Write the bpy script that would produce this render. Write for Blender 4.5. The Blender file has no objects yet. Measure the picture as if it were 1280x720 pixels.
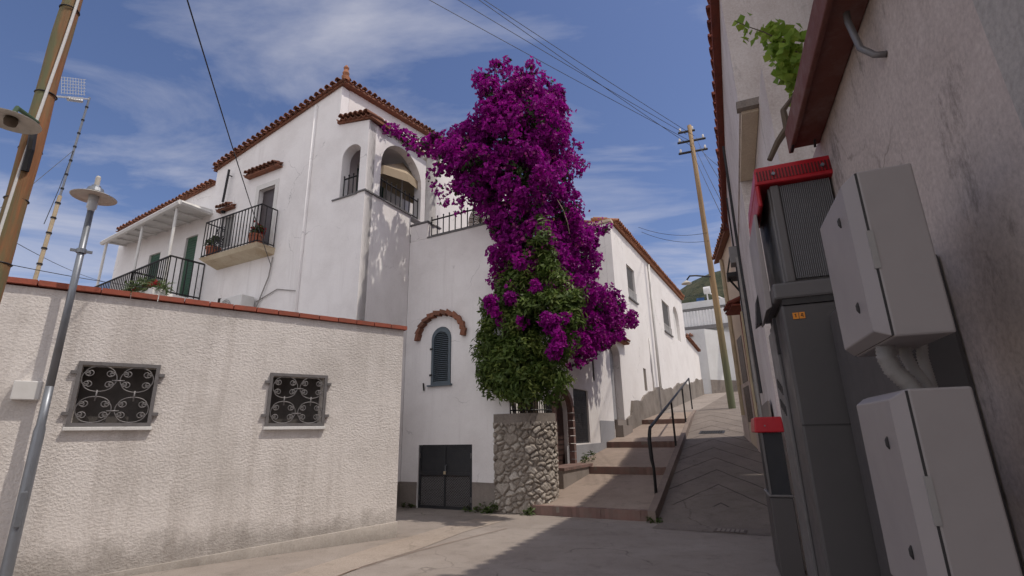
import bpy, bmesh, math, random
import numpy as np
from mathutils import Vector
from mathutils.geometry import tessellate_polygon
random.seed(7); RNG = np.random.default_rng(11)
R = math.radians
scene = bpy.context.scene
COL = scene.collection

# ------------------------------------------------------------------ camera frame of the survey
FPX, EYE = 630.0, 1.4
_up = np.array([-45., 2160, 630]); _up /= np.linalg.norm(_up)
_fw = np.array([0, 0, 1.]); _fw = _fw - _up*(_fw@_up); _fw /= np.linalg.norm(_fw)
_rt = np.cross(_up, _fw)
if _rt[0] < 0: _rt = -_rt
CAM = np.array([0, 0, EYE])
def ray(px, py):
    d = np.array([px-640., 360.-py, FPX]); return np.array([d@_rt, d@_fw, d@_up])

# site frames: house frame P(u, v, z), right-hand frontage Q(s, t, z), boundary wall WL(u, n, z)
def hd(a): return np.array([math.sin(R(a)), math.cos(R(a))])
C0, UU, VV = np.array([-.36, 10.29]), hd(-62), hd(28)
DD, TT = hd(21.35), hd(111.35)
W0, WD = np.array([-1.776, 8.053]), np.array([-.8025, -.5966]); WN = np.array([.5966, -.8025])
def P(u, v, z): q = C0+u*UU+v*VV; return (q[0], q[1], z)
def Q(s, t, z): q = s*DD+t*TT; return (q[0], q[1], z)
def WL(u, n, z): q = W0+u*WD+n*WN; return (q[0], q[1], z)
def on(px, py, o, d):
    """survey sighting: where the sight line (px,py) meets the vertical plane through o along d"""
    n = np.array([d[1], -d[0]]); r = ray(px, py); t = ((o-CAM[:2])@n)/(r[:2]@n); return CAM+r*t
def on_v(px, py, v): return on(px, py, C0+v*VV, UU)
def on_u(px, py, u): return on(px, py, C0+u*UU, VV)
def far(px, py, d): r = ray(px, py); return CAM+r*d/np.hypot(r[0], r[1])
def uv(p): q = np.array(p[:2])-C0; return q@UU, q@VV
def zg(v):
    if v <= 0: return 0.0
    if v <= 12: return .17*v
    return 2.04+.114*(v-12)
def ground_at(p): return zg(uv(p)[1])
def kerb_u(v): return -2.98+.0914*min(v, 13)

# ------------------------------------------------------------------ node helpers / materials
def new_mat(name):
    m = bpy.data.materials.new(name); m.use_nodes = True
    nt = m.node_tree; b = nt.nodes['Principled BSDF']
    return m, nt, b
def N(nt, typ, **k):
    n = nt.nodes.new(typ)
    for a, v in k.items(): setattr(n, a, v)
    return n
def L(nt, a, b): nt.links.new(a, b)
def coords(nt, scale=(1, 1, 1)):
    tc = N(nt, 'ShaderNodeTexCoord'); mp = N(nt, 'ShaderNodeMapping'); mp.inputs['Scale'].default_value = scale
    L(nt, tc.outputs['Object'], mp.inputs['Vector']); return mp.outputs['Vector']
def noise(nt, vec, scale, detail=5, rough=.6):
    n = N(nt, 'ShaderNodeTexNoise'); n.inputs['Scale'].default_value = scale
    n.inputs['Detail'].default_value = detail; n.inputs['Roughness'].default_value = rough
    L(nt, vec, n.inputs['Vector']); return n.outputs['Fac']
def ramp(nt, fac, a, b, ca=(0, 0, 0, 1), cb=(1, 1, 1, 1)):
    r = N(nt, 'ShaderNodeValToRGB'); e = r.color_ramp.elements
    e[0].position, e[1].position = a, b; e[0].color, e[1].color = ca, cb
    L(nt, fac, r.inputs['Fac']); return r.outputs['Color']
def mix(nt, fac, a, b, mode='MIX'):
    m = N(nt, 'ShaderNodeMix', data_type='RGBA', blend_type=mode)
    if isinstance(fac, (int, float)): m.inputs[0].default_value = fac
    else: L(nt, fac, m.inputs[0])
    for sock, val in ((m.inputs[6], a), (m.inputs[7], b)):
        if isinstance(val, (tuple, list)): sock.default_value = tuple(val)+((1,) if len(val) == 3 else ())
        else: L(nt, val, sock)
    return m.outputs[2]
def math_n(nt, op, a, b=None):
    m = N(nt, 'ShaderNodeMath', operation=op)
    for i, x in enumerate((a, b)):
        if x is None: continue
        if isinstance(x, (int, float)): m.inputs[i].default_value = x
        else: L(nt, x, m.inputs[i])
    return m.outputs[0]
def bump(nt, b, h, strength, dist):
    n = N(nt, 'ShaderNodeBump'); n.inputs['Strength'].default_value = strength; n.inputs['Distance'].default_value = dist
    L(nt, h, n.inputs['Height']); L(nt, n.outputs['Normal'], b.inputs['Normal'])

def plaster(name, base, stain, amount=.5, grain=18, dist=.006, streak=.5, rough=.9, mould=0.0, low=None, crack=.5):
    """lime plaster: broad blotches, vertical rain streaks, fine grain"""
    m, nt, b = new_mat(name); b.inputs['Roughness'].default_value = rough; b.inputs['Specular IOR Level'].default_value = .15
    v = coords(nt)
    blotch = ramp(nt, noise(nt, v, .9, 6, .65), .42, .72)
    vs = coords(nt, (2.6, 2.6, .16))
    st = ramp(nt, noise(nt, vs, 1.6, 6, .7), .5, .78)
    f = math_n(nt, 'MULTIPLY', blotch, amount); s = math_n(nt, 'MULTIPLY', st, streak)
    f = math_n(nt, 'MAXIMUM', f, s)
    c = mix(nt, f, base, stain)
    fine = noise(nt, v, 55, 3, .7)
    c = mix(nt, .16, c, ramp(nt, fine, .3, .7), 'OVERLAY')
    if mould:
        sp = math_n(nt, 'MULTIPLY', ramp(nt, noise(nt, coords(nt, (1, 1, .45)), 3.1, 9, .78), .56, .7), mould)
        c = mix(nt, sp, c, (.045, .04, .038))
    if crack:
        nv = N(nt, 'ShaderNodeTexNoise'); nv.inputs['Scale'].default_value = 1.7; nv.inputs['Detail'].default_value = 5; L(nt, v, nv.inputs['Vector'])
        va = N(nt, 'ShaderNodeVectorMath', operation='ADD'); L(nt, v, va.inputs[0]); L(nt, nv.outputs['Color'], va.inputs[1])
        vo = N(nt, 'ShaderNodeTexVoronoi', feature='DISTANCE_TO_EDGE'); vo.inputs['Scale'].default_value = .55; L(nt, va.outputs[0], vo.inputs['Vector'])
        ck = ramp(nt, vo.outputs['Distance'], .0015, .006, (1, 1, 1, 1), (0, 0, 0, 1))
        ck = math_n(nt, 'MULTIPLY', ck, ramp(nt, noise(nt, v, 1.1, 4), .52, .62))
        c = mix(nt, math_n(nt, 'MULTIPLY', ck, crack), c, tuple(x*.3 for x in stain))
        sp_ = ramp(nt, noise(nt, v, 5.5, 9, .8), .66, .74)       # small chips and spots
        c = mix(nt, math_n(nt, 'MULTIPLY', sp_, crack*.7), c, tuple(x*.55 for x in stain))
    if low is not None:      # grime rising from the ground
        sx = N(nt, 'ShaderNodeSeparateXYZ'); L(nt, coords(nt), sx.inputs[0])
        zz = math_n(nt, 'ADD', sx.outputs[2], math_n(nt, 'MULTIPLY', noise(nt, v, 2.2, 7, .7), low))
        g = ramp(nt, zz, .12, low*.9, (1, 1, 1, 1), (0, 0, 0, 1))
        c = mix(nt, math_n(nt, 'MULTIPLY', g, .75), c, (.10, .085, .07))
    L(nt, c, b.inputs['Base Color'])
    h = math_n(nt, 'ADD', math_n(nt, 'MULTIPLY', noise(nt, v, grain, 6, .6), .7), math_n(nt, 'MULTIPLY', noise(nt, v, 2.2, 3, .5), 1.2))
    bump(nt, b, h, .55, dist)
    return m
def plain(name, col, rough=.6, metal=0, var=.25, scale=6, dirt=(.08, .07, .06), bmp=0.0, spec=.4):
    m, nt, b = new_mat(name); b.inputs['Roughness'].default_value = rough; b.inputs['Metallic'].default_value = metal
    b.inputs['Specular IOR Level'].default_value = spec
    v = coords(nt); f = math_n(nt, 'MULTIPLY', ramp(nt, noise(nt, v, scale, 7, .7), .45, .75), var)
    L(nt, mix(nt, f, col, dirt), b.inputs['Base Color'])
    L(nt, ramp(nt, noise(nt, v, scale*2.3, 4), .3, .75, (rough*.8,)*3+(1,), (min(1, rough*1.2),)*3+(1,)), b.inputs['Roughness'])
    if bmp: bump(nt, b, noise(nt, v, scale*5, 5), .5, bmp)
    return m
def leafmat(name, c1, c2, dark, trans=.35, rough=.5, clump=2.2):
    m, nt, b = new_mat(name); b.inputs['Roughness'].default_value = rough; b.inputs['Specular IOR Level'].default_value = .25
    g = N(nt, 'ShaderNodeNewGeometry')
    c = mix(nt, g.outputs['Random Per Island'], c1, c2)
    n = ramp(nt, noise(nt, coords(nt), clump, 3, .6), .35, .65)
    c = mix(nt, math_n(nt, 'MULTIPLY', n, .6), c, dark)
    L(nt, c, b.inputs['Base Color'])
    t = N(nt, 'ShaderNodeBsdfTranslucent'); L(nt, c, t.inputs['Color'])
    ms = N(nt, 'ShaderNodeMixShader'); ms.inputs[0].default_value = trans
    L(nt, b.outputs[0], ms.inputs[1]); L(nt, t.outputs[0], ms.inputs[2])
    L(nt, ms.outputs[0], nt.nodes['Material Output'].inputs['Surface'])
    return m

M = {}
M['white'] = plaster('white_lime_plaster', (.85, .825, .815), (.60, .565, .55), .5, 12, .008, .55)
M['whitealley'] = plaster('white_alley_plaster', (.80, .765, .74), (.57, .53, .50), .45, 16, .005, .35, low=None)
M['whitehouse2'] = plaster('white_neighbour_plaster', (.80, .77, .745), (.60, .56, .53), .4, 14, .005, .3)
M['trim'] = plaster('white_trim', (.70, .69, .67), (.5, .47, .43), .35, 20, .003, .3)
M['farwhite'] = plaster('far_white_plaster', (.70, .70, .69), (.5, .48, .46), .45, 8, .006, .5)
M['right'] = plaster('weathered_pink_plaster', (.56, .475, .43), (.33, .27, .235), .75, 12, .008, .65, mould=.8)
M['rightwhite'] = plaster('peeling_white_plaster', (.68, .62, .59), (.40, .33, .295), .7, 10, .01, .75, mould=.55)
M['cream'] = plaster('cream_plaster', (.62, .52, .40), (.42, .33, .25), .5, 12, .006, .5, mould=.2)
M['dado'] = plaster('grey_cement_dado', (.27, .235, .21), (.15, .125, .105), .7, 14, .012, .5, mould=.5)
M['greydado_shade'] = plaster('grey_dado_and_niche_shade', (.33, .33, .345), (.22, .21, .21), .4, 14, .004, .3)
M['rubble'] = plaster('rough_render_base', (.25, .22, .195), (.13, .11, .09), .8, 6, .05, .3, mould=.6)
M['terrace'] = plain('terrace_grey_edge', (.17, .165, .17), .8, var=.4)

# rough-cast stucco of the boundary wall
def stucco():
    m, nt, b = new_mat('roughcast_stucco'); b.inputs['Roughness'].default_value = .95; b.inputs['Specular IOR Level'].default_value = .1
    v = coords(nt)
    vs = coords(nt, (2.0, 2.0, .14))
    st = ramp(nt, noise(nt, vs, 1.5, 7, .72), .46, .76)
    sx = N(nt, 'ShaderNodeSeparateXYZ'); L(nt, v, sx.inputs[0])
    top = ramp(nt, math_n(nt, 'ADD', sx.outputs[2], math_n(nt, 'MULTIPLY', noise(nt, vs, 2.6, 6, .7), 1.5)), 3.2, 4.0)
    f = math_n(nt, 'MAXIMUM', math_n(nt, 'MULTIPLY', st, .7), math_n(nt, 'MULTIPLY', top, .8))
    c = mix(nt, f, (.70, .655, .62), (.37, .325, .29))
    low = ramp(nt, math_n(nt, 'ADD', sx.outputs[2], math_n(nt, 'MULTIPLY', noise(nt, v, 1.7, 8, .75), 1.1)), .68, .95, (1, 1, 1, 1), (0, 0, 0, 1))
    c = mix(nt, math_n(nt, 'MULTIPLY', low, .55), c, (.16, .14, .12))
    # the wall leans to grey at its far left end
    c = mix(nt, math_n(nt, 'MULTIPLY', ramp(nt, noise(nt, v, .8, 6, .65), .46, .66), .5), c, (.42, .385, .35))
    vor = N(nt, 'ShaderNodeTexNoise'); vor.inputs['Scale'].default_value = 36; vor.inputs['Detail'].default_value = 3; vor.inputs['Roughness'].default_value = .55; vor.inputs['Distortion'].default_value = .15
    L(nt, coords(nt, (1, 1, 1.15)), vor.inputs['Vector'])
    hh = math_n(nt, 'ADD', ramp(nt, vor.outputs['Fac'], .38, .66), math_n(nt, 'MULTIPLY', noise(nt, v, 60, 3), .35))
    c = mix(nt, math_n(nt, 'MULTIPLY', ramp(nt, vor.outputs['Fac'], .3, .48, (1, 1, 1, 1), (0, 0, 0, 1)), .16), c, (.22, .19, .165))
    L(nt, c, b.inputs['Base Color'])
    bump(nt, b, math_n(nt, 'MULTIPLY', hh, ramp(nt, noise(nt, v, 1.3, 4), .3, .65, (.45, .45, .45, 1), (1.15, 1.15, 1.15, 1))), .5, .0085)
    return m
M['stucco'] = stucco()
M['plinth'] = plaster('smooth_plinth', (.60, .55, .50), (.40, .36, .32), .5, 20, .006, .4, low=.5)
def tile_mat(name, a, b_, d):
    m, nt, b = new_mat(name); b.inputs['Roughness'].default_value = .9; b.inputs['Specular IOR Level'].default_value = .15
    g = N(nt, 'ShaderNodeNewGeometry'); v = coords(nt)
    c = mix(nt, g.outputs['Random Per Island'], a, b_)
    c = mix(nt, math_n(nt, 'MULTIPLY', ramp(nt, noise(nt, v, 9, 8, .75), .48, .68), .7), c, d)
    L(nt, c, b.inputs['Base Color']); bump(nt, b, noise(nt, v, 40, 4), .5, .006)
    return m
M['tile'] = tile_mat('terracotta_tile', (.29, .125, .08), (.19, .09, .062), (.085, .068, .052))
M['tilepale'] = tile_mat('pale_terracotta_tile', (.46, .21, .12), (.33, .15, .09), (.16, .11, .08))
M['coping'] = tile_mat('red_coping_tile', (.36, .105, .07), (.29, .09, .06), (.17, .085, .065))
M['tilered'] = tile_mat('red_eave_tile', (.26, .075, .05), (.19, .06, .045), (.09, .045, .04))
def brick_mat():
    m, nt, b = new_mat('brick_on_edge'); b.inputs['Roughness'].default_value = .9
    g = N(nt, 'ShaderNodeNewGeometry'); v = coords(nt)
    c = mix(nt, g.outputs['Random Per Island'], (.235, .14, .118), (.165, .10, .085))
    c = mix(nt, math_n(nt, 'MULTIPLY', ramp(nt, noise(nt, v, 6, 7, .7), .45, .7), .6), c, (.2, .165, .14))
    L(nt, c, b.inputs['Base Color']); bump(nt, b, noise(nt, v, 45, 4), .5, .006); return m
M['brick'] = brick_mat()
M['mortar'] = plain('mortar', (.25, .21, .18), .95, var=.5, scale=9)
M['iron'] = plain('black_wrought_iron', (.022, .021, .023), .55, .3, var=.3, scale=14, dirt=(.06, .045, .035))
M['greyiron'] = plain('grey_painted_iron', (.19, .18, .18), .5, .3, var=.35, scale=12, dirt=(.08, .06, .045))
M['gate'] = plain('charcoal_gate_paint', (.022, .023, .027), .55, var=.3, scale=5, dirt=(.05, .045, .04))
M['greendoor'] = plain('green_shutter_paint', (.035, .10, .055), .55, var=.35, scale=5)
M['darkdoor'] = plain('dark_brown_door', (.07, .055, .06), .5, var=.3, scale=4)
M['blueshutter'] = plain('blue_grey_shutter', (.10, .13, .155), .5, var=.3, scale=8)
M['greyshutter'] = plain('grey_shutter', (.22, .215, .21), .6, var=.3, scale=8)
M['dark'] = plain('dark_interior', (.012, .011, .011), .9, var=.2)
M['recess'] = plain('dusty_recess', (.075, .068, .064), .9, var=.6, scale=5, dirt=(.12, .105, .095))
M['archwood'] = plain('dark_arch_door_wood', (.05, .024, .02), .6, var=.4, scale=5)
M['steel'] = plain('galvanised_steel', (.22, .235, .26), .45, .55, var=.35, scale=5, dirt=(.12, .115, .11))
M['lampwhite'] = plain('enamel_underside', (.50, .47, .42), .5, var=.45, scale=9, dirt=(.2, .16, .12))
M['glass'] = plain('lamp_glass', (.55, .58, .6), .15, var=.1, spec=.6)
M['cab'] = plain('dark_grey_cabinet', (.078, .071, .071), .5, var=.3, scale=2.2, dirt=(.105, .095, .09))
M['cablight'] = plain('mid_grey_frame', (.125, .117, .117), .5, var=.3, scale=4)
M['red'] = plain('red_plastic_cap', (.42, .012, .022), .4, var=.35, scale=7, dirt=(.16, .012, .015))
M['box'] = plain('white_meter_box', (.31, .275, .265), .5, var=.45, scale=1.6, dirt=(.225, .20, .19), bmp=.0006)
M['boxline'] = plain('box_seam', (.035, .032, .032), .7)
M['conduit'] = plain('grey_conduit', (.30, .28, .265), .6, var=.4, scale=8)
M['ledge'] = plain('red_brown_paint', (.15, .055, .042), .85, var=.9, scale=4, dirt=(.24, .16, .14), bmp=.008)
M['cable'] = plain('black_cable', (.02, .02, .022), .6)
M['cream_pipe'] = plain('cream_pipe', (.50, .40, .26), .6, var=.3)
M['orange'] = plain('orange_sticker', (.75, .27, .03), .5, var=.2)
M['ink'] = plain('sticker_ink', (.03, .015, .01), .6)
M['fabric'] = plain('beige_canvas', (.42, .34, .24), .9, var=.2, scale=3, dirt=(.4, .32, .22))
M['wicker'] = plain('wicker', (.20, .13, .085), .8, var=.5, scale=30)
M['pot'] = plain('terracotta_pot', (.32, .105, .06), .9, var=.3)
M['whiteplastic'] = plain('white_plastic', (.66, .65, .63), .5, var=.3, scale=4, dirt=(.4, .37, .33))
M['corrug'] = plain('pale_corrugated_sheet', (.82, .81, .80), .45, var=.35, scale=1.2, dirt=(.4, .41, .45))
M['bluepanel'] = plain('solar_blue', (.03, .07, .16), .2)
M['bark'] = plain('bark', (.11, .08, .055), .95, var=.5, scale=12, bmp=.01)
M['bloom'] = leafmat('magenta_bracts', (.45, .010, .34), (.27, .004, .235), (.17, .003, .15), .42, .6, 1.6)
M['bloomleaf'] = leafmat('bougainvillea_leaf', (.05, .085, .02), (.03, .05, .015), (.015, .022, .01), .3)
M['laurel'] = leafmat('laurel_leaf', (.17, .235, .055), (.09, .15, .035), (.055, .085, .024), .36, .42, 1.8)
M['laurelnew'] = leafmat('laurel_new_leaf', (.27, .32, .08), (.18, .24, .055), (.10, .14, .035), .35, .45, 3)
M['vine'] = leafmat('grape_leaf', (.40, .50, .08), (.22, .36, .05), (.15, .25, .04), .5, .5, 6)
M['potplant'] = leafmat('pot_plant_leaf', (.13, .16, .06), (.07, .11, .04), (.05, .07, .03), .3, .5, 8)
M['redflower'] = leafmat('red_flower', (.5, .03, .03), (.38, .05, .06), (.3, .02, .03), .3)
M['weed'] = leafmat('weed_leaf', (.10, .15, .035), (.06, .10, .02), (.05, .07, .02), .3, .5, 6)

def wood_mat():
    m, nt, b = new_mat('weathered_pole_wood'); b.inputs['Roughness'].default_value = .85
    v = coords(nt, (9, 9, .45)); c = mix(nt, ramp(nt, noise(nt, v, 2.2, 7, .7), .35, .68), (.34, .14, .055), (.16, .075, .035))
    g = ramp(nt, noise(nt, coords(nt, (3, 3, .5)), 2.1, 5, .6), .42, .6); c = mix(nt, math_n(nt, 'MULTIPLY', g, .85), c, (.13, .15, .075))
    L(nt, c, b.inputs['Base Color']); bump(nt, b, noise(nt, v, 6, 6, .7), .6, .012); return m
M['polewood'] = wood_mat()
def alleypole_mat():
    m, nt, b = new_mat('grey_brown_pole_wood'); b.inputs['Roughness'].default_value = .85
    v = coords(nt, (6, 6, .3)); c = mix(nt, ramp(nt, noise(nt, v, 2, 6, .7), .35, .7), (.33, .225, .115), (.20, .125, .07))
    sx = N(nt, 'ShaderNodeSeparateXYZ'); L(nt, coords(nt), sx.inputs[0])
    low = ramp(nt, math_n(nt, 'ADD', math_n(nt, 'MULTIPLY', sx.outputs[2], .1), math_n(nt, 'MULTIPLY', noise(nt, coords(nt), .8, 4), .25)), .25, .6, (1, 1, 1, 1), (0, 0, 0, 1))
    c = mix(nt, math_n(nt, 'MULTIPLY', low, .8), c, (.085, .12, .07))
    L(nt, c, b.inputs['Base Color']); return m
M['alleypole'] = alleypole_mat()

def stone_mat():
    m, nt, b = new_mat('rubble_stone'); b.inputs['Roughness'].default_value = .95; b.inputs['Specular IOR Level'].default_value = .1
    g = N(nt, 'ShaderNodeNewGeometry'); v = coords(nt)
    at = N(nt, 'ShaderNodeAttribute', attribute_name='stone')
    c = mix(nt, at.outputs['Color'], (.27, .23, .195), (.60, .55, .49))
    c = mix(nt, math_n(nt, 'MULTIPLY', ramp(nt, noise(nt, v, 12, 8, .75), .42, .7), .6), c, (.13, .105, .085))
    L(nt, c, b.inputs['Base Color']); bump(nt, b, noise(nt, v, 28, 7, .7), .8, .02); return m
M['stone'] = stone_mat()

def concrete(name, base, stain, chevron=False, patch=None):
    m, nt, b = new_mat(name); b.inputs['Roughness'].default_value = .92; b.inputs['Specular IOR Level'].default_value = .12
    v = coords(nt)
    c = mix(nt, ramp(nt, noise(nt, v, .7, 8, .68), .36, .68), base, stain)
    c = mix(nt, math_n(nt, 'MULTIPLY', ramp(nt, noise(nt, v, 3.3, 8, .75), .52, .74), .55), c, tuple(x*.55 for x in stain))
    c = mix(nt, .25, c, ramp(nt, noise(nt, v, 90, 2, .6), .25, .75), 'OVERLAY')
    nv = N(nt, 'ShaderNodeTexNoise'); nv.inputs['Scale'].default_value = 1.3; nv.inputs['Detail'].default_value = 6; L(nt, v, nv.inputs['Vector'])
    va = N(nt, 'ShaderNodeVectorMath', operation='ADD'); L(nt, v, va.inputs[0]); L(nt, nv.outputs['Color'], va.inputs[1])
    vo = N(nt, 'ShaderNodeTexVoronoi', feature='DISTANCE_TO_EDGE'); vo.inputs['Scale'].default_value = .45; L(nt, va.outputs[0], vo.inputs['Vector'])
    ck = math_n(nt, 'MULTIPLY', ramp(nt, vo.outputs['Distance'], .002, .007, (1, 1, 1, 1), (0, 0, 0, 1)), ramp(nt, noise(nt, v, .8, 4), .46, .58))
    c = mix(nt, math_n(nt, 'MULTIPLY', ck, .6), c, tuple(x*.35 for x in stain))
    c = mix(nt, math_n(nt, 'MULTIPLY', ramp(nt, noise(nt, v, 24, 6, .8), .6, .72), .5), c, tuple(x*.5 for x in stain))
    c = mix(nt, math_n(nt, 'MULTIPLY', ramp(nt, noise(nt, v, 31, 5, .8), .62, .74), .4), c, tuple(min(1, x*1.7) for x in base))
    h = noise(nt, v, 38, 6, .65)
    if chevron:
        mp = N(nt, 'ShaderNodeMapping'); mp.inputs['Rotation'].default_value = (0, 0, R(28))
        tc = N(nt, 'ShaderNodeTexCoord'); L(nt, tc.outputs['Object'], mp.inputs['Vector'])
        sx = N(nt, 'ShaderNodeSeparateXYZ'); L(nt, mp.outputs['Vector'], sx.inputs[0])
        # object origin is the house corner: rotated x = -u, y = v
        uc = math_n(nt, 'ADD', math_n(nt, 'MULTIPLY', sx.outputs[1], -.13), 3.98)
        a = math_n(nt, 'ABSOLUTE', math_n(nt, 'SUBTRACT', sx.outputs[0], uc))
        w = math_n(nt, 'ADD', sx.outputs[1], math_n(nt, 'MULTIPLY', a, 1.7))
        w = math_n(nt, 'ADD', w, math_n(nt, 'MULTIPLY', noise(nt, v, 2.5, 3), .12))
        fr = math_n(nt, 'FRACT', math_n(nt, 'DIVIDE', w, 1.15))
        gr = ramp(nt, fr, .035, .07, (1, 1, 1, 1), (0, 0, 0, 1))
        up = math_n(nt, 'GREATER_THAN', sx.outputs[1], .9)
        gr = math_n(nt, 'MULTIPLY', gr, up)
        gr = math_n(nt, 'MULTIPLY', gr, ramp(nt, noise(nt, v, 1.9, 5), .2, .45))
        c = mix(nt, math_n(nt, 'MULTIPLY', gr, .75), c, (.035, .03, .027))
        h = math_n(nt, 'SUBTRACT', h, math_n(nt, 'MULTIPLY', gr, 1.2))
    L(nt, c, b.inputs['Base Color']); bump(nt, b, h, .6, .008); return m
M['road'] = concrete('worn_concrete_road', (.32, .28, .25), (.24, .205, .18))
M['street'] = concrete('grooved_concrete_ramp', (.235, .20, .175), (.165, .14, .122), True)
M['band'] = concrete('pale_concrete_band', (.37, .315, .27), (.29, .24, .20))
M['tread'] = concrete('concrete_tread', (.33, .265, .22), (.255, .20, .165))
M['kerbm'] = concrete('kerb_concrete', (.25, .20, .17), (.18, .14, .12))
def hill_mat():
    m, nt, b = new_mat('maquis_hillside'); b.inputs['Roughness'].default_value = 1
    v = coords(nt); c = mix(nt, ramp(nt, noise(nt, v, .12, 9, .75), .4, .62), (.035, .055, .022), (.12, .11, .06))
    c = mix(nt, ramp(nt, noise(nt, v, .5, 6, .7), .5, .62), c, (.022, .036, .016)); L(nt, c, b.inputs['Base Color'])
    bump(nt, b, noise(nt, v, .35, 8, .75), 1, 2.5); return m
M['hill'] = hill_mat()

# ------------------------------------------------------------------ mesh helpers
class MB:
    def __init__(s): s.v, s.f = [], []
    def add(s, vs, fs):
        o = len(s.v); s.v += [tuple(map(float, p)) for p in vs]; s.f += [tuple(i+o for i in f) for f in fs]; return s
    def hexa(s, b, t):      # 4 bottom, 4 top points
        return s.add(list(b)+list(t), [(3, 2, 1, 0), (4, 5, 6, 7), (0, 1, 5, 4), (1, 2, 6, 5), (2, 3, 7, 6), (3, 0, 4, 7)])
    def box(s, fr, a0, a1, b0, b1, z0, z1):
        c = [(a0, b0), (a1, b0), (a1, b1), (a0, b1)]
        f0 = z0 if callable(z0) else (lambda a, b: z0); f1 = z1 if callable(z1) else (lambda a, b: z1)
        return s.hexa([fr(a, b, f0(a, b)) for a, b in c], [fr(a, b, f1(a, b)) for a, b in c])
    def poly(s, pts): return s.add(pts, [tuple(range(len(pts)))])
    def tube(s, pts, r, seg=8, caps=True, closed=False):
        pts = [np.array(p, float) for p in pts]; n = len(pts)
        rs = r if isinstance(r, (list, tuple)) else [r]*n
        o = len(s.v); prev = None
        for i, p in enumerate(pts):
            if closed: d = pts[(i+1) % n]-pts[i-1]
            else: d = pts[min(i+1, n-1)]-pts[max(i-1, 0)]
            d = d/(np.linalg.norm(d)+1e-12)
            if prev is None:
                ref = np.array([0, 0, 1.]) if abs(d[2]) < .9 else np.array([1., 0, 0])
                x = np.cross(d, ref)
            else: x = prev-d*(prev@d)
            x /= np.linalg.norm(x)+1e-12; prev = x; y = np.cross(d, x)
            for k in range(seg):
                a = 2*math.pi*k/seg; q = p+rs[i]*(math.cos(a)*x+math.sin(a)*y); s.v.append(tuple(q))
        for i in range(n if closed else n-1):
            j = (i+1) % n
            for k in range(seg):
                l = (k+1) % seg; s.f.append((o+i*seg+k, o+i*seg+l, o+j*seg+l, o+j*seg+k))
        if caps and not closed:
            s.f.append(tuple(o+k for k in range(seg-1, -1, -1))); s.f.append(tuple(o+(n-1)*seg+k for k in range(seg)))
        return s
    def lathe(s, c, prof, seg=24):
        o = len(s.v); n = len(prof)
        for r, z in prof:
            for k in range(seg):
                a = 2*math.pi*k/seg; s.v.append((c[0]+r*math.cos(a), c[1]+r*math.sin(a), c[2]+z))
        for i in range(n-1):
            for k in range(seg):
                l = (k+1) % seg; s.f.append((o+i*seg+k, o+i*seg+l, o+(i+1)*seg+l, o+(i+1)*seg+k))
        s.f.append(tuple(o+k for k in range(seg-1, -1, -1))); s.f.append(tuple(o+(n-1)*seg+k for k in range(seg))); return s
    def panel(s, fr, outline, holes=(), th=.25):
        """wall slab: fr(a, z, depth); outline and holes in (a, z)"""
        loops = [list(outline)]+[list(h) for h in holes]
        flat = [p for l in loops for p in l]
        tri = tessellate_polygon([[Vector((p[0], p[1], 0)) for p in l] for l in loops])
        o = len(s.v); n = len(flat)
        s.v += [tuple(map(float, fr(a, z, 0))) for a, z in flat]+[tuple(map(float, fr(a, z, th))) for a, z in flat]
        for t in tri:
            s.f.append(tuple(o+i for i in t)); s.f.append(tuple(o+n+i for i in reversed(t)))
        b = 0
        for l in loops:
            m = len(l)
            for i in range(m):
                j = (i+1) % m; s.f.append((o+b+i, o+b+j, o+n+b+j, o+n+b+i))
            b += m
        return s
    def build(s, name, mat, parent=None, smooth=False, bevel=0, fix=True):
        me = bpy.data.meshes.new(name)
        off = np.array(parent_world(parent)) if parent else np.zeros(3)
        me.from_pydata([tuple(np.array(p)-off) for p in s.v], [], s.f); me.validate()
        if fix:
            bm = bmesh.new(); bm.from_mesh(me); bmesh.ops.recalc_face_normals(bm, faces=bm.faces); bm.to_mesh(me); bm.free()
        for m in (mat if isinstance(mat, (list, tuple)) else [mat]): me.materials.append(m)
        if smooth: me.polygons.foreach_set('use_smooth', [True]*len(me.polygons))
        ob = bpy.data.objects.new(name, me); COL.objects.link(ob)
        if parent: ob.parent = parent
        if smooth == 'angle' or bevel:
            pass
        if bevel:
            bv = ob.modifiers.new('Bevel', 'BEVEL'); bv.width = bevel; bv.segments = 2; bv.limit_method = 'ANGLE'; bv.angle_limit = R(50)
        return ob
def parent_world(o):
    p = np.zeros(3)
    while o is not None: p = p+np.array(o.location); o = o.parent
    return p
def thing(name, label, cat, loc, group=None):
    o = bpy.data.objects.new(name, None); COL.objects.link(o); o.location = tuple(map(float, loc)); o.empty_display_size = .2
    o['label'] = label; o['category'] = cat
    if group: o['group'] = group
    return o
def tag(o, label, cat, group=None):
    o['label'] = label; o['category'] = cat
    if group: o['group'] = group
    return o
def struct(o): o['kind'] = 'structure'; return o
def dup(root, loc, label=None):
    def cp(o, par):
        c = o.copy(); COL.objects.link(c); c.parent = par
        for ch in o.children: cp(ch, c)
        return c
    r = cp(root, None); r.location = tuple(map(float, loc))
    if label: r['label'] = label
    return r
def arch(a0, a1, z0, zs, n=14, rise=None):
    """outline of an arched opening: jambs to zs, then a round head"""
    r = (a1-a0)/2; c = (a0+a1)/2; h = rise or r
    return [(a0, z0), (a1, z0)]+[(c+r*math.cos(math.pi*k/n), zs+h*math.sin(math.pi*k/n)) for k in range(n+1)]
def rect(a0, a1, z0, z1): return [(a0, z0), (a1, z0), (a1, z1), (a0, z1)]
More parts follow.
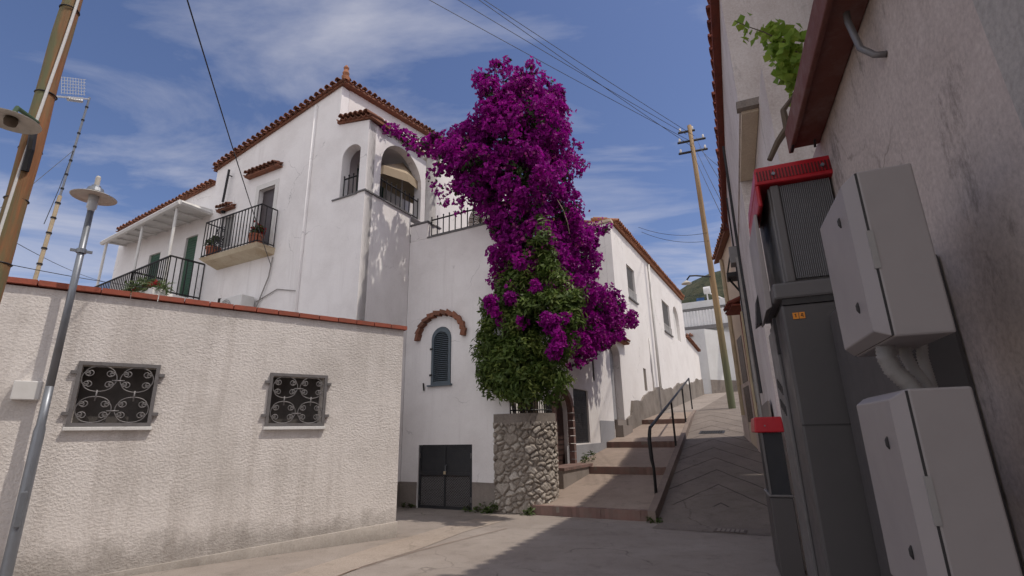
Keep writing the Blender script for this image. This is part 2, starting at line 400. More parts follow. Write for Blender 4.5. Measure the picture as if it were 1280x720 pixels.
# wall-plane frames (a, z, depth into the wall)
VA = -1.57
fA = lambda a, z, d=0: P(a, VA+d, z)
fWing = lambda a, z, d=0: P(a, VA+.12+d, z)
fB = lambda a, z, d=0: P(2.37+d, a, z)
fC = lambda a, z, d=0: P(a, d, z)
fAl = lambda a, z, d=0: P(-.3+d, a, z)
fW = lambda a, z, d=0: WL(a, -d, z)
def sub(fr, d0): return lambda a, z, d=0: fr(a, z, d+d0)
def slab(fr, outline, d0, d1, holes=()):
    m = MB(); m.panel(sub(fr, d0), outline, holes, d1-d0); return m

def tiles(p0, p1, inward, rise, length=.55, sp=.2, rad=.095, mbx=None, rows=1, jit=.012):
    """barrel-tile courses along the eave p0->p1; inward = horizontal unit (x,y) up the slope, rise = slope"""
    m = mbx or MB(); p0, p1 = np.array(p0, float), np.array(p1, float)
    e = p1-p0; n = max(1, int(round(np.linalg.norm(e)/sp))); e = e/np.linalg.norm(e)
    step = np.linalg.norm(p1-p0)/n
    inn = np.array([inward[0], inward[1], rise]); inn /= np.linalg.norm(inn)
    nrm = np.cross(e, inn); nrm *= 1 if nrm[2] > 0 else -1
    for row in range(rows):
        for i in range(n):
            for cover in (0, 1):
                c = p0+e*step*(i+.5+(.5 if cover else 0)) + inn*(row*length*.85-(.03 if cover else 0)+random.uniform(-jit, jit)) + nrm*(rad*(.55 if cover else .25)+row*.02+random.uniform(-.4, .4)*jit)
                if cover and i == n-1: continue
                r0 = rad*random.uniform(.95, 1.06); r1 = r0*.82; seg = 6; vs = []; fs = []
                for (cc, rr) in ((c, r0), (c+inn*length, r1)):
                    for th in (1.0, .80):
                        for k in range(seg+1):
                            a = math.pi*k/seg; sgn = 1 if cover else -.75
                            vs.append(cc+rr*th*(math.cos(a)*e+sgn*math.sin(a)*nrm))
                w = seg+1
                for k in range(seg):
                    fs += [(k, k+1, 2*w+k+1, 2*w+k), (w+k+1, w+k, 3*w+k, 3*w+k+1), (k+1, k, w+k, w+k+1), (2*w+k, 2*w+k+1, 3*w+k+1, 3*w+k)]
                fs += [(0, w, 3*w, 2*w), (w-1, 3*w-1, 4*w-1, 2*w-1)]
                m.add(vs, fs)
    return m
def hood(fr, a0, a1, z, out=.16, parent=None, name='tile_hood', mat=None, sp=.15):
    """little tiled hood over an opening: fr(a,z,d), d<0 is outwards"""
    p0, p1 = fr(a0, z, -out), fr(a1, z, -out); q = np.array(fr(a0, z, 0))-np.array(p0); q /= np.linalg.norm(q)
    m = tiles(p0, p1, q[:2], .45, length=out*1.15, sp=sp, rad=.07)
    m.panel(sub(fr, -out+.02), rect(a0+.02, a1-.02, z-.05, z-.015), (), out-.02)
    return m.build(name, mat or M['tile'], parent)
def railing(path, h, sp, parent, name='railing', mat=None, r=.012, rt=.018, base=.06, finial=False, posts=True):
    m = MB()
    up = np.array([0, 0, 1.])
    path = [np.array(p, float) for p in path]
    m.tube([p+up*h for p in path], rt, 6); m.tube([p+up*base for p in path], rt*.8, 6)
    for a, b in zip(path[:-1], path[1:]):
        n = max(1, int(np.linalg.norm(b-a)/sp))
        for i in range(n+1):
            q = a+(b-a)*i/n; m.tube([q, q+up*(h+(.07 if finial else 0))], r, 5)
            if finial: m.lathe(q+up*(h+.05), [(.004, 0), (.022, .02), (.004, .05)], 6)
    return m.build(name, mat or M['iron'], parent)
def spiral(c, r0, turns, a0, sgn, n=18):
    return [(c[0]+r0*(1-.78*k/n)*math.cos(a0+sgn*2*math.pi*turns*k/n), c[1]+r0*(1-.78*k/n)*math.sin(a0+sgn*2*math.pi*turns*k/n)) for k in range(n+1)]
def cscroll(p, ang, w):
    """C scroll opening towards angle ang, width w, centred at p: 2-D polyline with curled ends"""
    h = w*.5; r = w*.17
    left = spiral((-h+r, -r*.2), r, 1.15, math.pi, -1)      # starts at the outer left, curls inwards
    right = [(-x, y) for x, y in left]
    arcp = [(h*math.cos(t), h*.62*math.sin(-t)) for t in np.linspace(math.pi, 0, 15)]
    pts = [(x, y) for x, y in reversed(left)]+arcp[1:-1]+right
    ca, sa = math.cos(ang), math.sin(ang)
    return [(p[0]+x*ca-y*sa, p[1]+x*sa+y*ca) for x, y in pts]

# ------------------------------------------------------------------ foliage
def leafcloud(clumps, n, size, aspect=.5, sub=.16, shell=(.55, 1.05), per=1, fold=.25, upb=.2, jitter=.6, kdens=9):
    """many small leaf faces gathered in sub-clumps over a set of ellipsoids; clumps: (centre, radius[, squash])"""
    cs = [(np.array(c[0], float), c[1], (c[2] if len(c) > 2 else 1.0)) for c in clumps]
    w = np.array([c[1]**2 for c in cs]); w /= w.sum()
    subs, outs, sw = [], [], []
    for (c, r, sq), ww in zip(cs, w):
        k = max(4, int(kdens*(r/.3)**2))
        d = RNG.normal(size=(k, 3)); d /= np.linalg.norm(d, axis=1)[:, None]
        f = RNG.uniform(shell[0], shell[1], k)
        p = c+d*(r*f)[:, None]*np.array([1, 1, sq])
        subs.append(p); outs.append(d); sw.append(np.full(k, ww/k)*RNG.uniform(.4, 1.6, k))
    subs, outs, sw = np.vstack(subs), np.vstack(outs), np.concatenate(sw); sw /= sw.sum()
    idx = RNG.choice(len(subs), n, p=sw)
    off = RNG.normal(size=(n, 3)); off /= np.linalg.norm(off, axis=1)[:, None]
    pos = subs[idx]+off*(sub*RNG.uniform(.3, 1.15, n)**.7)[:, None]
    nrm = outs[idx]*.35+off*.9+RNG.normal(size=(n, 3))*jitter*.5+np.array([0, 0, upb])
    nrm /= np.linalg.norm(nrm, axis=1)[:, None]
    V, F = [], []
    for j in range(per):
        t = RNG.normal(size=(n, 3)); t -= nrm*(t*nrm).sum(1)[:, None]; t /= np.linalg.norm(t, axis=1)[:, None]
        nn = nrm
        if per > 1:      # bracts flare outwards round the flower
            t0 = t if j == 0 else base_t
            if j == 0: base_t = t
            b0 = np.cross(nrm, t0); a = 2*math.pi*j/per
            t = t0*math.cos(a)+b0*math.sin(a)
            t = t*.8+nrm*.6; t /= np.linalg.norm(t, axis=1)[:, None]
            nn = nrm-t*(nrm*t).sum(1)[:, None]; nn /= np.linalg.norm(nn, axis=1)[:, None]
        s = np.cross(nn, t); L_ = size*RNG.uniform(.65, 1.3, n)[:, None]; W_ = L_*aspect
        base = pos; tip = pos+t*L_
        mid = pos+t*L_*.5+nn*L_*fold*.3
        V.append(np.stack([base, mid+s*W_*.5+nn*L_*fold*.2, tip, mid-s*W_*.5+nn*L_*fold*.2], 1).reshape(-1, 3))
    V = np.vstack(V); nf = len(V)//4
    return V, nf
def leafobj(name, mat, V, nf, parent=None):
    me = bpy.data.meshes.new(name); off = parent_world(parent) if parent else np.zeros(3)
    me.vertices.add(len(V)); me.vertices.foreach_set('co', (V-off).astype(np.float32).ravel())
    me.loops.add(nf*4); me.loops.foreach_set('vertex_index', np.arange(nf*4, dtype=np.int32))
    me.polygons.add(nf); me.polygons.foreach_set('loop_start', np.arange(0, nf*4, 4, dtype=np.int32))
    me.update(calc_edges=True); me.validate(); me.materials.append(mat)
    ob = bpy.data.objects.new(name, me); COL.objects.link(ob)
    if parent: ob.parent = parent
    return ob

# ================================================================== SETTING
def road_sheet():
    m = MB(); us = np.linspace(-90, 90, 61); vs = list(np.linspace(-90, -2, 20))+list(np.linspace(-1, 1, 9))+list(np.linspace(1.5, 30, 40))+list(np.linspace(34, 400, 20))
    uss = np.concatenate([np.linspace(-400, -60, 8), np.linspace(-50, 50, 61), np.linspace(60, 400, 8)])
    w = len(uss)
    for v in vs:
        for u in uss: m.v.append(P(u, v, zg(v) if v < 60 else zg(60)+(v-60)*.02))
    for i in range(len(vs)-1):
        for j in range(w-1): m.f.append((i*w+j, i*w+j+1, (i+1)*w+j+1, (i+1)*w+j))
    return m
o = struct(road_sheet().build('ground', M['road'], fix=False))
# the ramp street itself, a sheet 5 mm above the ground
m = MB(); vs = list(np.linspace(-.6, 30, 60))
for v in vs:
    m.v.append(P(kerb_u(max(v, 0))+(.0 if v >= 0 else -.05), v, zg(v)+.005)); m.v.append(P(-5.6, v, zg(v)+.005))
for i in range(len(vs)-1): m.f.append((2*i, 2*i+1, 2*i+3, 2*i+2))
st = m.build('street', M['street'], fix=False); st.data.transform(__import__('mathutils').Matrix.Translation((-C0[0], -C0[1], 0))); st.location = (C0[0], C0[1], 0); struct(st)
# pale concrete band and dark joints leading from the gate down to the road
def ground_strip(pxs, width, name, mat, z=.006):
    m = MB(); pts = []
    for (x, y) in pxs:
        r = ray(x, y); t = -EYE/r[2]; pts.append((CAM+r*t)[:2])
    n = len(pts)
    for i, p in enumerate(pts):
        d = pts[min(i+1, n-1)]-pts[max(i-1, 0)]; d = d/np.linalg.norm(d); k = np.array([-d[1], d[0]])*width/2*random.uniform(.85, 1.15)
        m.v.append((*(p+k), z)); m.v.append((*(p-k), z))
    for i in range(n-1): m.f.append((2*i, 2*i+1, 2*i+3, 2*i+2))
    return struct(m.build(name, mat, fix=False))
ground_strip([(612, 650), (560, 664), (500, 684), (430, 706), (372, 727)], .62, 'pavement', M['band'], .005)
ground_strip([(634, 661), (590, 672), (520, 690), (440, 714), (400, 730)], .014, 'pavement_joint', plain('rusty_joint', (.16, .085, .055), .95, var=.4, scale=9), .010)

# stepped path beside the ramp
RIS = .15; SV = [0.0, 2.9, 5.8, 9.8, 13.0]
m = MB()
def left_u(v): return .2
for i in range(4):
    v0, v1 = SV[i], SV[i+1]
    ku = lambda v: kerb_u(v)+.13
    for (va, vb) in ((v0+.11, v1),):
        n = 6
        for k in range(n):
            a = va+(vb-va)*k/n; b = va+(vb-va)*(k+1)/n
            zz = lambda v: .17*v0+RIS+(v-v0)/(v1-v0)*(zg(v1)+.004-.17*v0-RIS)
            m.hexa([P(.3, a, zg(a)-.4), P(ku(a), a, zg(a)-.4), P(ku(b), b, zg(b)-.4), P(.3, b, zg(b)-.4)],
                   [P(.3, a, zz(a)), P(ku(a), a, zz(a)), P(ku(b), b, zz(b)), P(.3, b, zz(b))])
path = struct(m.build('path', M['tread']))
for i in range(4):
    v0 = SV[i]; ue = kerb_u(v0)+.13; us_ = .32 if i == 0 else (-.15 if i > 1 else -.3)
    mb = MB(); n = int((us_-ue)/.075)
    for k in range(n):
        a = us_-(us_-ue)*k/n; b = us_-(us_-ue)*(k+1)/n-.008
        j = random.uniform(-.008, .008)
        zt = .17*v0+RIS+.012+random.uniform(-.004, .004)
        mb.hexa([P(a, v0+j, .17*v0-.2), P(b, v0+j, .17*v0-.2), P(b, v0+.115, .17*v0-.2), P(a, v0+.115, .17*v0-.2)],
                [P(a, v0+j+.006, zt), P(b, v0+j+.006, zt), P(b, v0+.115, zt), P(a, v0+.115, zt)])
    mb.build('brick_riser', M['brick'], path)
    mm = MB(); mm.box(P, ue, us_, v0+.012, v0+.105, .17*v0-.2, .17*v0+RIS+.002); mm.build('mortar_bed', M['mortar'], path)
m = MB(); vs = np.linspace(-.08, 13, 24)
for a, b in zip(vs[:-1], vs[1:]):
    f = lambda v: .17*v+.185*(1 if v < 10 else max(.05, 1-(v-10)/3.2))
    m.hexa([P(kerb_u(max(a, 0)), a, .17*a-.3), P(kerb_u(max(a, 0))+.125, a, .17*a-.3), P(kerb_u(b)+.125, b, .17*b-.3), P(kerb_u(b), b, .17*b-.3)],
           [P(kerb_u(max(a, 0)), a, f(a)), P(kerb_u(max(a, 0))+.125, a, f(a)), P(kerb_u(b)+.125, b, f(b)), P(kerb_u(b), b, f(b))])
struct(m.build('kerb', M['kerbm']))

# ================================================================== LEFT BOUNDARY WALL
w = thing('boundary_wall', 'low roughcast white wall with red tile coping and two grilled windows', 'wall', WL(0, 0, 0))
win = [(3.20, 3.90, 1.585, 2.27), (1.19, 1.89, 1.575, 2.245)]
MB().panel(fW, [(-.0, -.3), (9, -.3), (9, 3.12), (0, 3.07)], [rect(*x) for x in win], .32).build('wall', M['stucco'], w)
m = MB(); x = -.04
while x < 9:
    l = .28; a, b = x, min(x+l-.012, 9); zc = lambda a: 3.075+.009*a+random.uniform(-.003, .003)
    za, zb = zc(a), zc(b)
    m.hexa([WL(a, .045, za), WL(b, .045, zb), WL(b, -.37, zb), WL(a, -.37, za)], [WL(a, .045, za+.06), WL(b, .045, zb+.06), WL(b, -.37, zb+.075), WL(a, -.37, za+.075)]); x += l
m.build('coping', M['coping'], w)
MB().panel(sub(fW, -.022), [(-.015, -.3), (9, -.3), (9, .0), (4.6, .0), (3.35, .05), (0, .215), (-.015, .215)], (), .03).build('plinth', M['plinth'], w)
for (a0, a1, z0, z1) in win:
    MB().panel(sub(fW, .2), rect(a0-.02, a1+.02, z0-.02, z1+.02), (), .02).build('window_recess', M['recess'], w)
    g = MB(); d = -.03
    fr = sub(fW, d)
    g.panel(fr, rect(a0-.035, a1+.035, z0-.0, z1+.035), [rect(a0+.005, a1-.005, z0+.04, z1-.005)], .03)
    gr = g.build('window_grille', M['greyiron'], w)
    s = MB(); cw, ch = (a1-a0)/2, (z1-z0)/2
    for ix in (0, 1):
        for iz in (0, 1):
            cx, cz = a0+cw*(ix+.5), z0+.015+ch*(iz+.5)
            for k, ang in enumerate((0, math.pi/2, math.pi, 1.5*math.pi)):
                off = .058 if k % 2 == 0 else .108
                px_, pz_ = cx-math.sin(ang)*-off, cz+math.cos(ang)*-off*-1
                pl = cscroll((cx+math.sin(ang)*off, cz-math.cos(ang)*off), ang, .275 if k % 2 == 0 else .165)
                s.tube([fW(a, z, d+.012) for a, z in pl], .0062, 5)
    s.tube([fW(a0+cw-.06, z0+ch*.5, d+.012), fW(a0+cw+.06, z0+ch*.5, d+.012)], .009, 5); s.tube([fW(a0+cw-.06, z0+ch*1.5, d+.012), fW(a0+cw+.06, z0+ch*1.5, d+.012)], .009, 5)
    for q in (.5, 1.5): s.tube([fW(a0+cw*q, z0+ch-.06, d+.012), fW(a0+cw*q, z0+ch+.06, d+.012)], .009, 5)
    s.build('scrollwork', M['greyiron'], gr, smooth=True)
    for a, z in ((a0-.06, z0+.14), (a0-.06, z1-.09), (a1+.06, z0+.14), (a1+.06, z1-.09)): MB().panel(sub(fW, -.035), rect(a-.03, a+.03, z-.018, z+.018), (), .045).build('fixing_lug', M['greyiron'], gr)
    MB().panel(sub(fW, -.05), rect(a0-.05, a1+.05, z0-.045, z0-.004), (), .15).build('sill', M['trim'], w, bevel=.006)
m = MB(); m.panel(sub(fW, -.09), rect(4.19, 4.42, 1.86, 2.06), (), .088)
tag(m.build('junction_box', M['whiteplastic'], bevel=.01), 'small white junction box on the boundary wall behind the steel lamp post', 'junction box')

# ================================================================== MAIN HOUSE (long facade, loggia, terrace block)
h = thing('white_house', 'large white plastered house with tiled roof, arched loggia and black balcony', 'house', P(2.37, VA, 0))
roofz = lambda u, v: 9.72+.14*(v-VA)-.205*(u-3.36)
# main facade
door = rect(5.46, 6.08, 5.86, 7.6); smallw = rect(7.0, 7.55, 6.25, 7.2)
larch = arch(2.55, 3.15, 6.63, 7.62)
MB().panel(fA, [(2.37, -.2), (8.1, -.2), (8.1, roofz(8.1, VA)), (3.36, roofz(3.36, VA)), (3.36, 8.62), (2.37, 8.42)], [door, smallw, larch], .24).build('wall', M['white'], h)
MB().panel(fB, [(VA+.005, -.2), (0, -.2), (0, 6.62), (1.2, 6.62), (1.2, 8.62), (VA+.005, 8.40)], [arch(-1.12, .36, 6.63, 7.55)], .22).build('loggia_wall', M['white'], h)
# gable side rising behind the loggia
MB().panel(lambda a, z, d=0: P(3.36+d, a, z), [(VA+.245, 5.5), (7.5, 5.5), (7.5, roofz(3.36, 7.5)), (VA+.245, roofz(3.36, VA+.245))], [rect(-.9, .2, 6.3, 7.9), rect(1.5, 2.5, 6.3, 8.1)], .24).build('gable_wall', M['whitealley'], h)
MB().panel(lambda a, z, d=0: P(3.5+d, a, z), rect(-1.0, 2.7, 6.2, 8.2), (), .05).build('louvre_door', M['greendoor'], h)
# wing to the left
MB().panel(fWing, [(8.1, -.2), (13.2, -.2), (13.2, 7.98), (8.1, 8.42)], [rect(8.78, 9.34, 4.95, 7.0), rect(10.58, 11.18, 4.95, 6.82)], .24).build('wing_wall', M['white'], h)
MB().box(P, 13.0, 13.2, VA+.36, 3, -.2, 7.9).build('wing_end_wall', M['white'], h)
for a0, a1, z1 in ((8.78, 9.34, 7.0), (10.58, 11.18, 6.82)):
    dd = MB(); dd.panel(sub(fWing, .06), rect(a0-.02, a1+.02, 4.9, z1+.02), (), .04); o = dd.build('green_door', M['greendoor'], h)
    sl = MB()
    for k in range(26):
        z = 5.0+(z1-5.05)*k/26; sl.panel(sub(fWing, .045), rect(a0+.06, a1-.06, z, z+.035), (), .012)
    sl.build('slats', M['greendoor'], o)
dd = MB(); dd.panel(sub(fA, .12), rect(5.44, 6.10, 5.8, 7.62), (), .04); dd.build('balcony_door', M['darkdoor'], h)
MB().panel(sub(fA, -.012), rect(5.33, 6.21, 5.86, 7.74), [rect(5.46, 6.08, 5.85, 7.6)], .03).build('door_surround', M['trim'], h)
MB().panel(sub(fA, .12), rect(6.98, 7.57, 6.2, 7.25), (), .04).build('small_window', M['greyshutter'], h)
MB().box(P, 2.6, 3.34, VA+.25, 1.2, 8.36, 8.5).build('loggia_ceiling', M['white'], h)
MB().box(P, 2.595, 3.355, VA+.245, 1.2, 6.15, 6.28).build('loggia_floor', M['terrace'], h)
# body behind the facades so that nothing shows through
m = MB(); m.hexa([P(3.7, VA+.5, 0), P(8.05, VA+.5, 0), P(8.05, 7.4, 0), P(3.7, 7.4, 0)], [P(a, b, roofz(a, b)-.12) for a, b in ((3.7, VA+.5), (8.05, VA+.5), (8.05, 7.4), (3.7, 7.4))])
m.box(P, 8.06, 12.95, VA+.6, 7.4, 0, 7.9); m.build('house_core', M['white'], h)
# roofs
m = MB(); e = lambda u, v: P(u, v, roofz(u, v))
m.hexa([e(3.22, VA-.06), e(8.2, VA-.06), e(8.2, 7.7), e(3.22, 7.7)], [np.array(e(a, b))+(0, 0, .05) for a, b in ((3.22, VA-.06), (8.2, VA-.06), (8.2, 7.7), (3.22, 7.7))])
s_a = P(0, 1, 0); inA = VV; inB = UU
tiles(np.array(e(8.22, VA-.13))+(0, 0, .07), np.array(e(3.2, VA-.13))+(0, 0, .07), inA, .14, mbx=m, sp=.18, rad=.068, rows=2)
tiles(np.array(e(3.2, VA-.13))+(0, 0, .07), np.array(e(3.2, 7.6))+(0, 0, .07), inB, -.205, mbx=m, sp=.18, rad=.068, rows=2)
rf = m.build('roof', M['tile'], h)
q = np.array(e(3.25, VA-.02))
MB().lathe(q+(0, 0, .08), [(.09, 0), (.10, .1), (.06, .13), (.085, .2), (.05, .3), (.07, .36), (.02, .44)], 12).build('roof_finial', M['tilepale'], rf)
m = MB(); we = lambda u: 8.42-.0863*(u-8.1)
m.hexa([P(8.1, VA+.06, we(8.1)), P(13.3, VA+.06, we(13.3)), P(13.3, 7, we(13.3)+.6), P(8.1, 7, we(8.1)+.6)], [P(8.1, VA+.06, we(8.1)+.06), P(13.3, VA+.06, we(13.3)+.06), P(13.3, 7, we(13.3)+.66), P(8.1, 7, we(8.1)+.66)])
tiles(P(13.35, VA, we(13.35)+.05), P(8.2, VA, we(8.2)+.05), inA, .12, mbx=m, sp=.18, rad=.068, rows=2)
wr = m.build('wing_roof', M['tile'], h)
q = P(12.1, VA+.5, we(12.1)+.1)
MB().lathe(q, [(.07, 0), (.07, .26), (.12, .27), (.12, .31), (.05, .36)], 10).build('chimney_pot', M['iron'], wr)
MB().lathe(P(12.55, VA+.45, we(12.5)+.1), [(.09, 0), (.08, .2), (.1, .22), (.02, .3)], 10).build('chimney_pot', M['pot'], wr)
# loggia roof edge
m = MB()
tiles(P(3.34, VA-.12, 8.68), P(2.22, VA-.12, 8.46), inA, .15, mbx=m, sp=.17, rad=.08)
m.hexa([P(3.36, VA-.06, 8.62), P(2.25, VA-.06, 8.42), P(2.25, 1.25, 8.52), P(3.36, 1.25, 8.74)], [P(3.36, VA-.06, 8.68), P(2.25, VA-.06, 8.48), P(2.25, 1.25, 8.58), P(3.36, 1.25, 8.8)])
m.build('loggia_roof', M['tile'], h)
hood(fA, 5.25, 6.6, 8.08, .17, h); hood(fA, 6.98, 7.68, 7.36, .14, h)
# balcony
m = MB(); m.hexa([P(5.2, VA-.002, 5.66), P(7.42, VA-.002, 5.66), P(7.34, VA-.42, 5.74), P(5.28, VA-.42, 5.74)], [P(5.18, VA-.002, 5.83), P(7.44, VA-.002, 5.83), P(7.44, VA-.5, 5.83), P(5.18, VA-.5, 5.83)])
bal = m.build('balcony_slab', plaster('stained_balcony', (.62, .55, .42), (.36, .24, .12), .8, 14, .005, .6), h)
z = 5.83
rl = railing([P(5.22, VA-.03, z), P(5.22, VA-.46, z), P(7.40, VA-.46, z), P(7.40, VA-.03, z)], .98, .115, bal, 'railing')
s = MB()
for k in range(3):
    pl = cscroll((6.72, z+.2+k*.2), 0 if k % 2 else math.pi, .36); s.tube([P(a, VA-.46, zz) for a, zz in pl], .011, 5)
s.tube([P(6.72, VA-.46, z+.05), P(6.72, VA-.46, z+.97)], .011, 5)
s.build('scroll_panel', M['iron'], rl)
# downpipe and wall odds
MB().tube([P(4.2, VA-.02, 9.45), P(4.2, VA-.02, 1)], .04, 10).build('downpipe', M['white'], h, smooth=True)
m = MB(); m.tube([P(7.35, VA-.12, 8.5), P(7.42, VA-.12, 7.55)], .03, 6); m.tube([P(7.37, VA, 8.35), P(7.37, VA-.13, 8.35)], .015, 6); m.lathe(P(7.45, VA-.06, 7.25), [(.02, 0), (.06, .03), (.06, .1), (.02, .13)], 8)
m.build('insulator_bracket', M['iron'], h)
m = MB(); m.tube([P(5.2, VA-.03, 5.6), P(5.25, VA-.04, 5.1), P(5.55, VA-.05, 4.4), P(5.6, VA-.03, 3.6)], .014, 6); m.tube([P(5.6, VA-.03, 4.55), P(4.9, VA-.03, 4.75), P(4.2, VA-.03, 4.6)], .012, 6); m.build('wall_cable', M['conduit'], h)
# canopy over the wing terrace
m = MB(); zc = 7.42
m.hexa([P(8.05, VA+.11, zc+.06), P(12.9, VA+.11, zc+.06), P(12.8, -2.0, zc-.06), P(7.98, -2.42, zc-.06)], [P(8.05, VA+.11, zc+.12), P(12.9, VA+.11, zc+.12), P(12.8, -2.0, zc), P(7.98, -2.42, zc)])
can = m.build('canopy', M['whiteplastic'], h)
m = MB(); m.tube([P(7.95, -2.45, zc-.06), P(12.85, -2.03, zc-.06)], .075, 6); m.tube([P(7.95, -2.45, zc-.06), P(8.05, VA+.05, zc-.02)], .06, 6)
for k in range(1, 9): m.tube([P(8+.57*k, -2.41+.042*k, zc-.09), P(8.05+.57*k, VA+.08, zc-.02)], .03, 4)
m.build('canopy_beam', M['whiteplastic'], can)
for uu, vv in ((8.25, -2.36), (10.25, -2.18), (12.6, -2.02)): MB().tube([P(uu, vv, 4.9), P(uu, vv, zc-.05)], .035, 8).build('canopy_post', M['whiteplastic'], can)
# wing terrace
m = MB(); m.hexa([P(7.95, VA, 4.6), P(13, VA, 4.6), P(13, -2.05, 4.6), P(7.9, -2.5, 4.6)], [P(7.95, VA, 4.92), P(13, VA, 4.92), P(13, -2.05, 4.92), P(7.9, -2.5, 4.92)])
ter = m.build('terrace_slab', M['white'], h)
z = 4.92
railing([P(7.98, VA-.02, z), P(8.02, -2.42, z), P(10.2, -2.24, z), P(12.9, -2.02, z), P(12.95, VA+.1, z)], .99, .12, ter, 'terrace_railing', r=.014, rt=.026)
railing([P(10.2, -2.22, z), P(10.2, VA+.1, z)], .99, .13, ter, 'terrace_railing', r=.014, rt=.026)
# terrace block (blue window and gate)
bw = arch(1.11, 1.63, 2.47, 3.46, rise=.27); gt = rect(.57, 1.91, -.2, 1.235)
MB().panel(fC, [(-.3, -.2), (2.365, -.2), (2.365, 5.92), (-.3, 5.92)], [bw, gt], .25).build('terrace_block_wall', M['white'], h)
MB().box(P, -.04, 3.3, .255, 7.4, 5.55, 5.72).build('terrace_floor', M['terrace'], h)
m = MB(); m.box(P, 1.84, 2.366, .002, .5, 5.921, 6.34); m.build('pier', M['white'], h, bevel=.02)
m = MB(); m.tube([P(1.93, .2, 6.34), P(1.93, .2, 8.2)], .14, 16); m.box(P, 1.76, 2.1, .03, .37, 8.15, 8.25); m.build('column', M['trim'], h)
# grey edge strips along the parapets
m = MB(); m.box(P, -.3, 1.84, -.025, .29, 5.921, 5.955); m.box(P, 1.82, 2.39, -.025, .52, 6.341, 6.375)
m.build('parapet_edge', M['terrace'], h)
m = MB(); m.box(P, 2.33, 2.6, VA-.03, 0, 6.622, 6.655); m.box(P, 2.601, 3.36, VA-.03, VA+.24, 6.602, 6.63); m.build('loggia_sill', M['terrace'], h)
railing([P(1.8, .1, 5.955), P(-.25, .1, 5.955)], .46, .17, h, 'terrace_block_railing', finial=True, r=.014)
railing([P(2.45, VA+.42, 6.655), P(2.45, .34, 6.655)], .52, .16, h, 'loggia_railing', finial=True, r=.014)
railing([P(2.57, VA+.1, 6.64), P(3.14, VA+.1, 6.64)], .5, .14, h, 'loggia_railing', finial=True, r=.014)
# blue shutter
ws = MB(); ws.panel(sub(fC, -.02), arch(1.115, 1.625, 2.47, 3.455, rise=.265), [arch(1.175, 1.565, 2.54, 3.42, rise=.2)], .05)
sh = ws.build('shutter_frame', M['blueshutter'], h)
sl = MB()
for k in range(25):
    zz = 2.56+k*.043; half = .195 if zz < 3.4 else .195*math.sqrt(max(0, 1-((zz-3.4)/.22)**2))
    if half > .03: sl.hexa([fC(1.37-half, zz, .03), fC(1.37+half, zz, .03), fC(1.37+half, zz+.005, -.0), fC(1.37-half, zz+.005, -.0)], [fC(1.37-half, zz+.028, .035), fC(1.37+half, zz+.028, .035), fC(1.37+half, zz+.018, .0), fC(1.37-half, zz+.018, .0)])
sl.build('louvres', M['blueshutter'], sh)
MB().panel(sub(fC, .05), arch(1.10, 1.64, 2.46, 3.46, rise=.28), (), .03).build('shutter_back', M['dark'], h)
MB().panel(sub(fC, -.06), rect(1.07, 1.70, 2.435, 2.468), (), .1).build('window_sill', M['blueshutter'], h)
for z_ in (2.68, 3.25): MB().panel(sub(fC, -.035), rect(1.585, 1.66, z_-.02, z_+.02), (), .02).build('shutter_hinge', M['iron'], sh)
MB().tube([fC(1.80, 2.36, -.02), fC(1.80, 2.52, -.05)], .018, 6).build('shutter_stay', M['iron'], h)
# arched tile hood above it
m = MB(); cz, rx, rz = 3.52, .57, .47; nt_ = 12
for k in range(nt_):
    a = math.pi*(-.03+1.06*(k+.5)/nt_); a0 = a-.5*math.pi*1.06/nt_*.93; a1 = a+.5*math.pi*1.06/nt_*1.1
    g = []
    for (aa, dr) in ((a0, .012), (a1, -.028)):
        for (rr, dd) in ((0, .0), (.10, .0), (.115, -.1), (.015, -.12)):
            q = random.uniform(-.006, .006)
            g.append(fC(1.37+(rx+rr+dr+q)*math.cos(aa), cz+(rz+rr+dr+q)*math.sin(aa), dd))
    m.add(g, [(0, 1, 2, 3), (7, 6, 5, 4), (0, 4, 5, 1), (1, 5, 6, 2), (2, 6, 7, 3), (3, 7, 4, 0)])
m.build('arched_tile_hood', M['tile'], h)
# gate
g = MB(); g.panel(sub(fC, .02), rect(.58, 1.90, -.02, 1.225), [rect(.63, 1.225, .06, .64), rect(.63, 1.225, .70, 1.18), rect(1.255, 1.85, .06, .64), rect(1.255, 1.85, .70, 1.18)], .04)
gate = g.build('gate', M['gate'], h)
for a0, a1 in ((.625, 1.23), (1.25, 1.855)):
    pn = MB(); pn.panel(sub(fC, .035), rect(a0, a1, .69, 1.19), (), .012)
    for k in range(4): pn.panel(sub(fC, .03), rect(a0, a1, 1.03+k*.04, 1.035+k*.04), (), .006)
    pn.build('gate_panel', M['gate'], gate)
    mm = MB(); n = 15
    for k in range(-n, n*2):
        for sg in (1, -1):
            x0 = a0+(a1-a0)*k/n*1.0; pts = []
            z0, z1 = .06, .64; dx = (z1-z0)*.8*sg
            ts = []
            xa, xb = x0, x0+dx
            lo, hi = min(a0, a1), max(a0, a1)
            t0, t1 = 0, 1
            if xb != xa:
                ta, tb = (lo-xa)/(xb-xa), (hi-xa)/(xb-xa); t0, t1 = max(0, min(ta, tb)), min(1, max(ta, tb))
            if t1-t0 > .02: mm.tube([fC(xa+(xb-xa)*t0, z0+(z1-z0)*t0, .045), fC(xa+(xb-xa)*t1, z0+(z1-z0)*t1, .045)], .0055, 4)
    mm.build('gate_mesh', M['greyiron'], gate)
for a_ in (.60, 1.88):
    for z_ in (.2, 1.02): MB().tube([fC(a_, z_-.05, .012), fC(a_, z_+.05, .012)], .014, 6).build('gate_hinge', M['greyiron'], gate)
MB().tube([fC(1.20, .72, .015), fC(1.20, .73, -.02), fC(1.20, .83, -.02), fC(1.20, .84, .015)], .010, 6).build('gate_handle', M['steel'], gate)
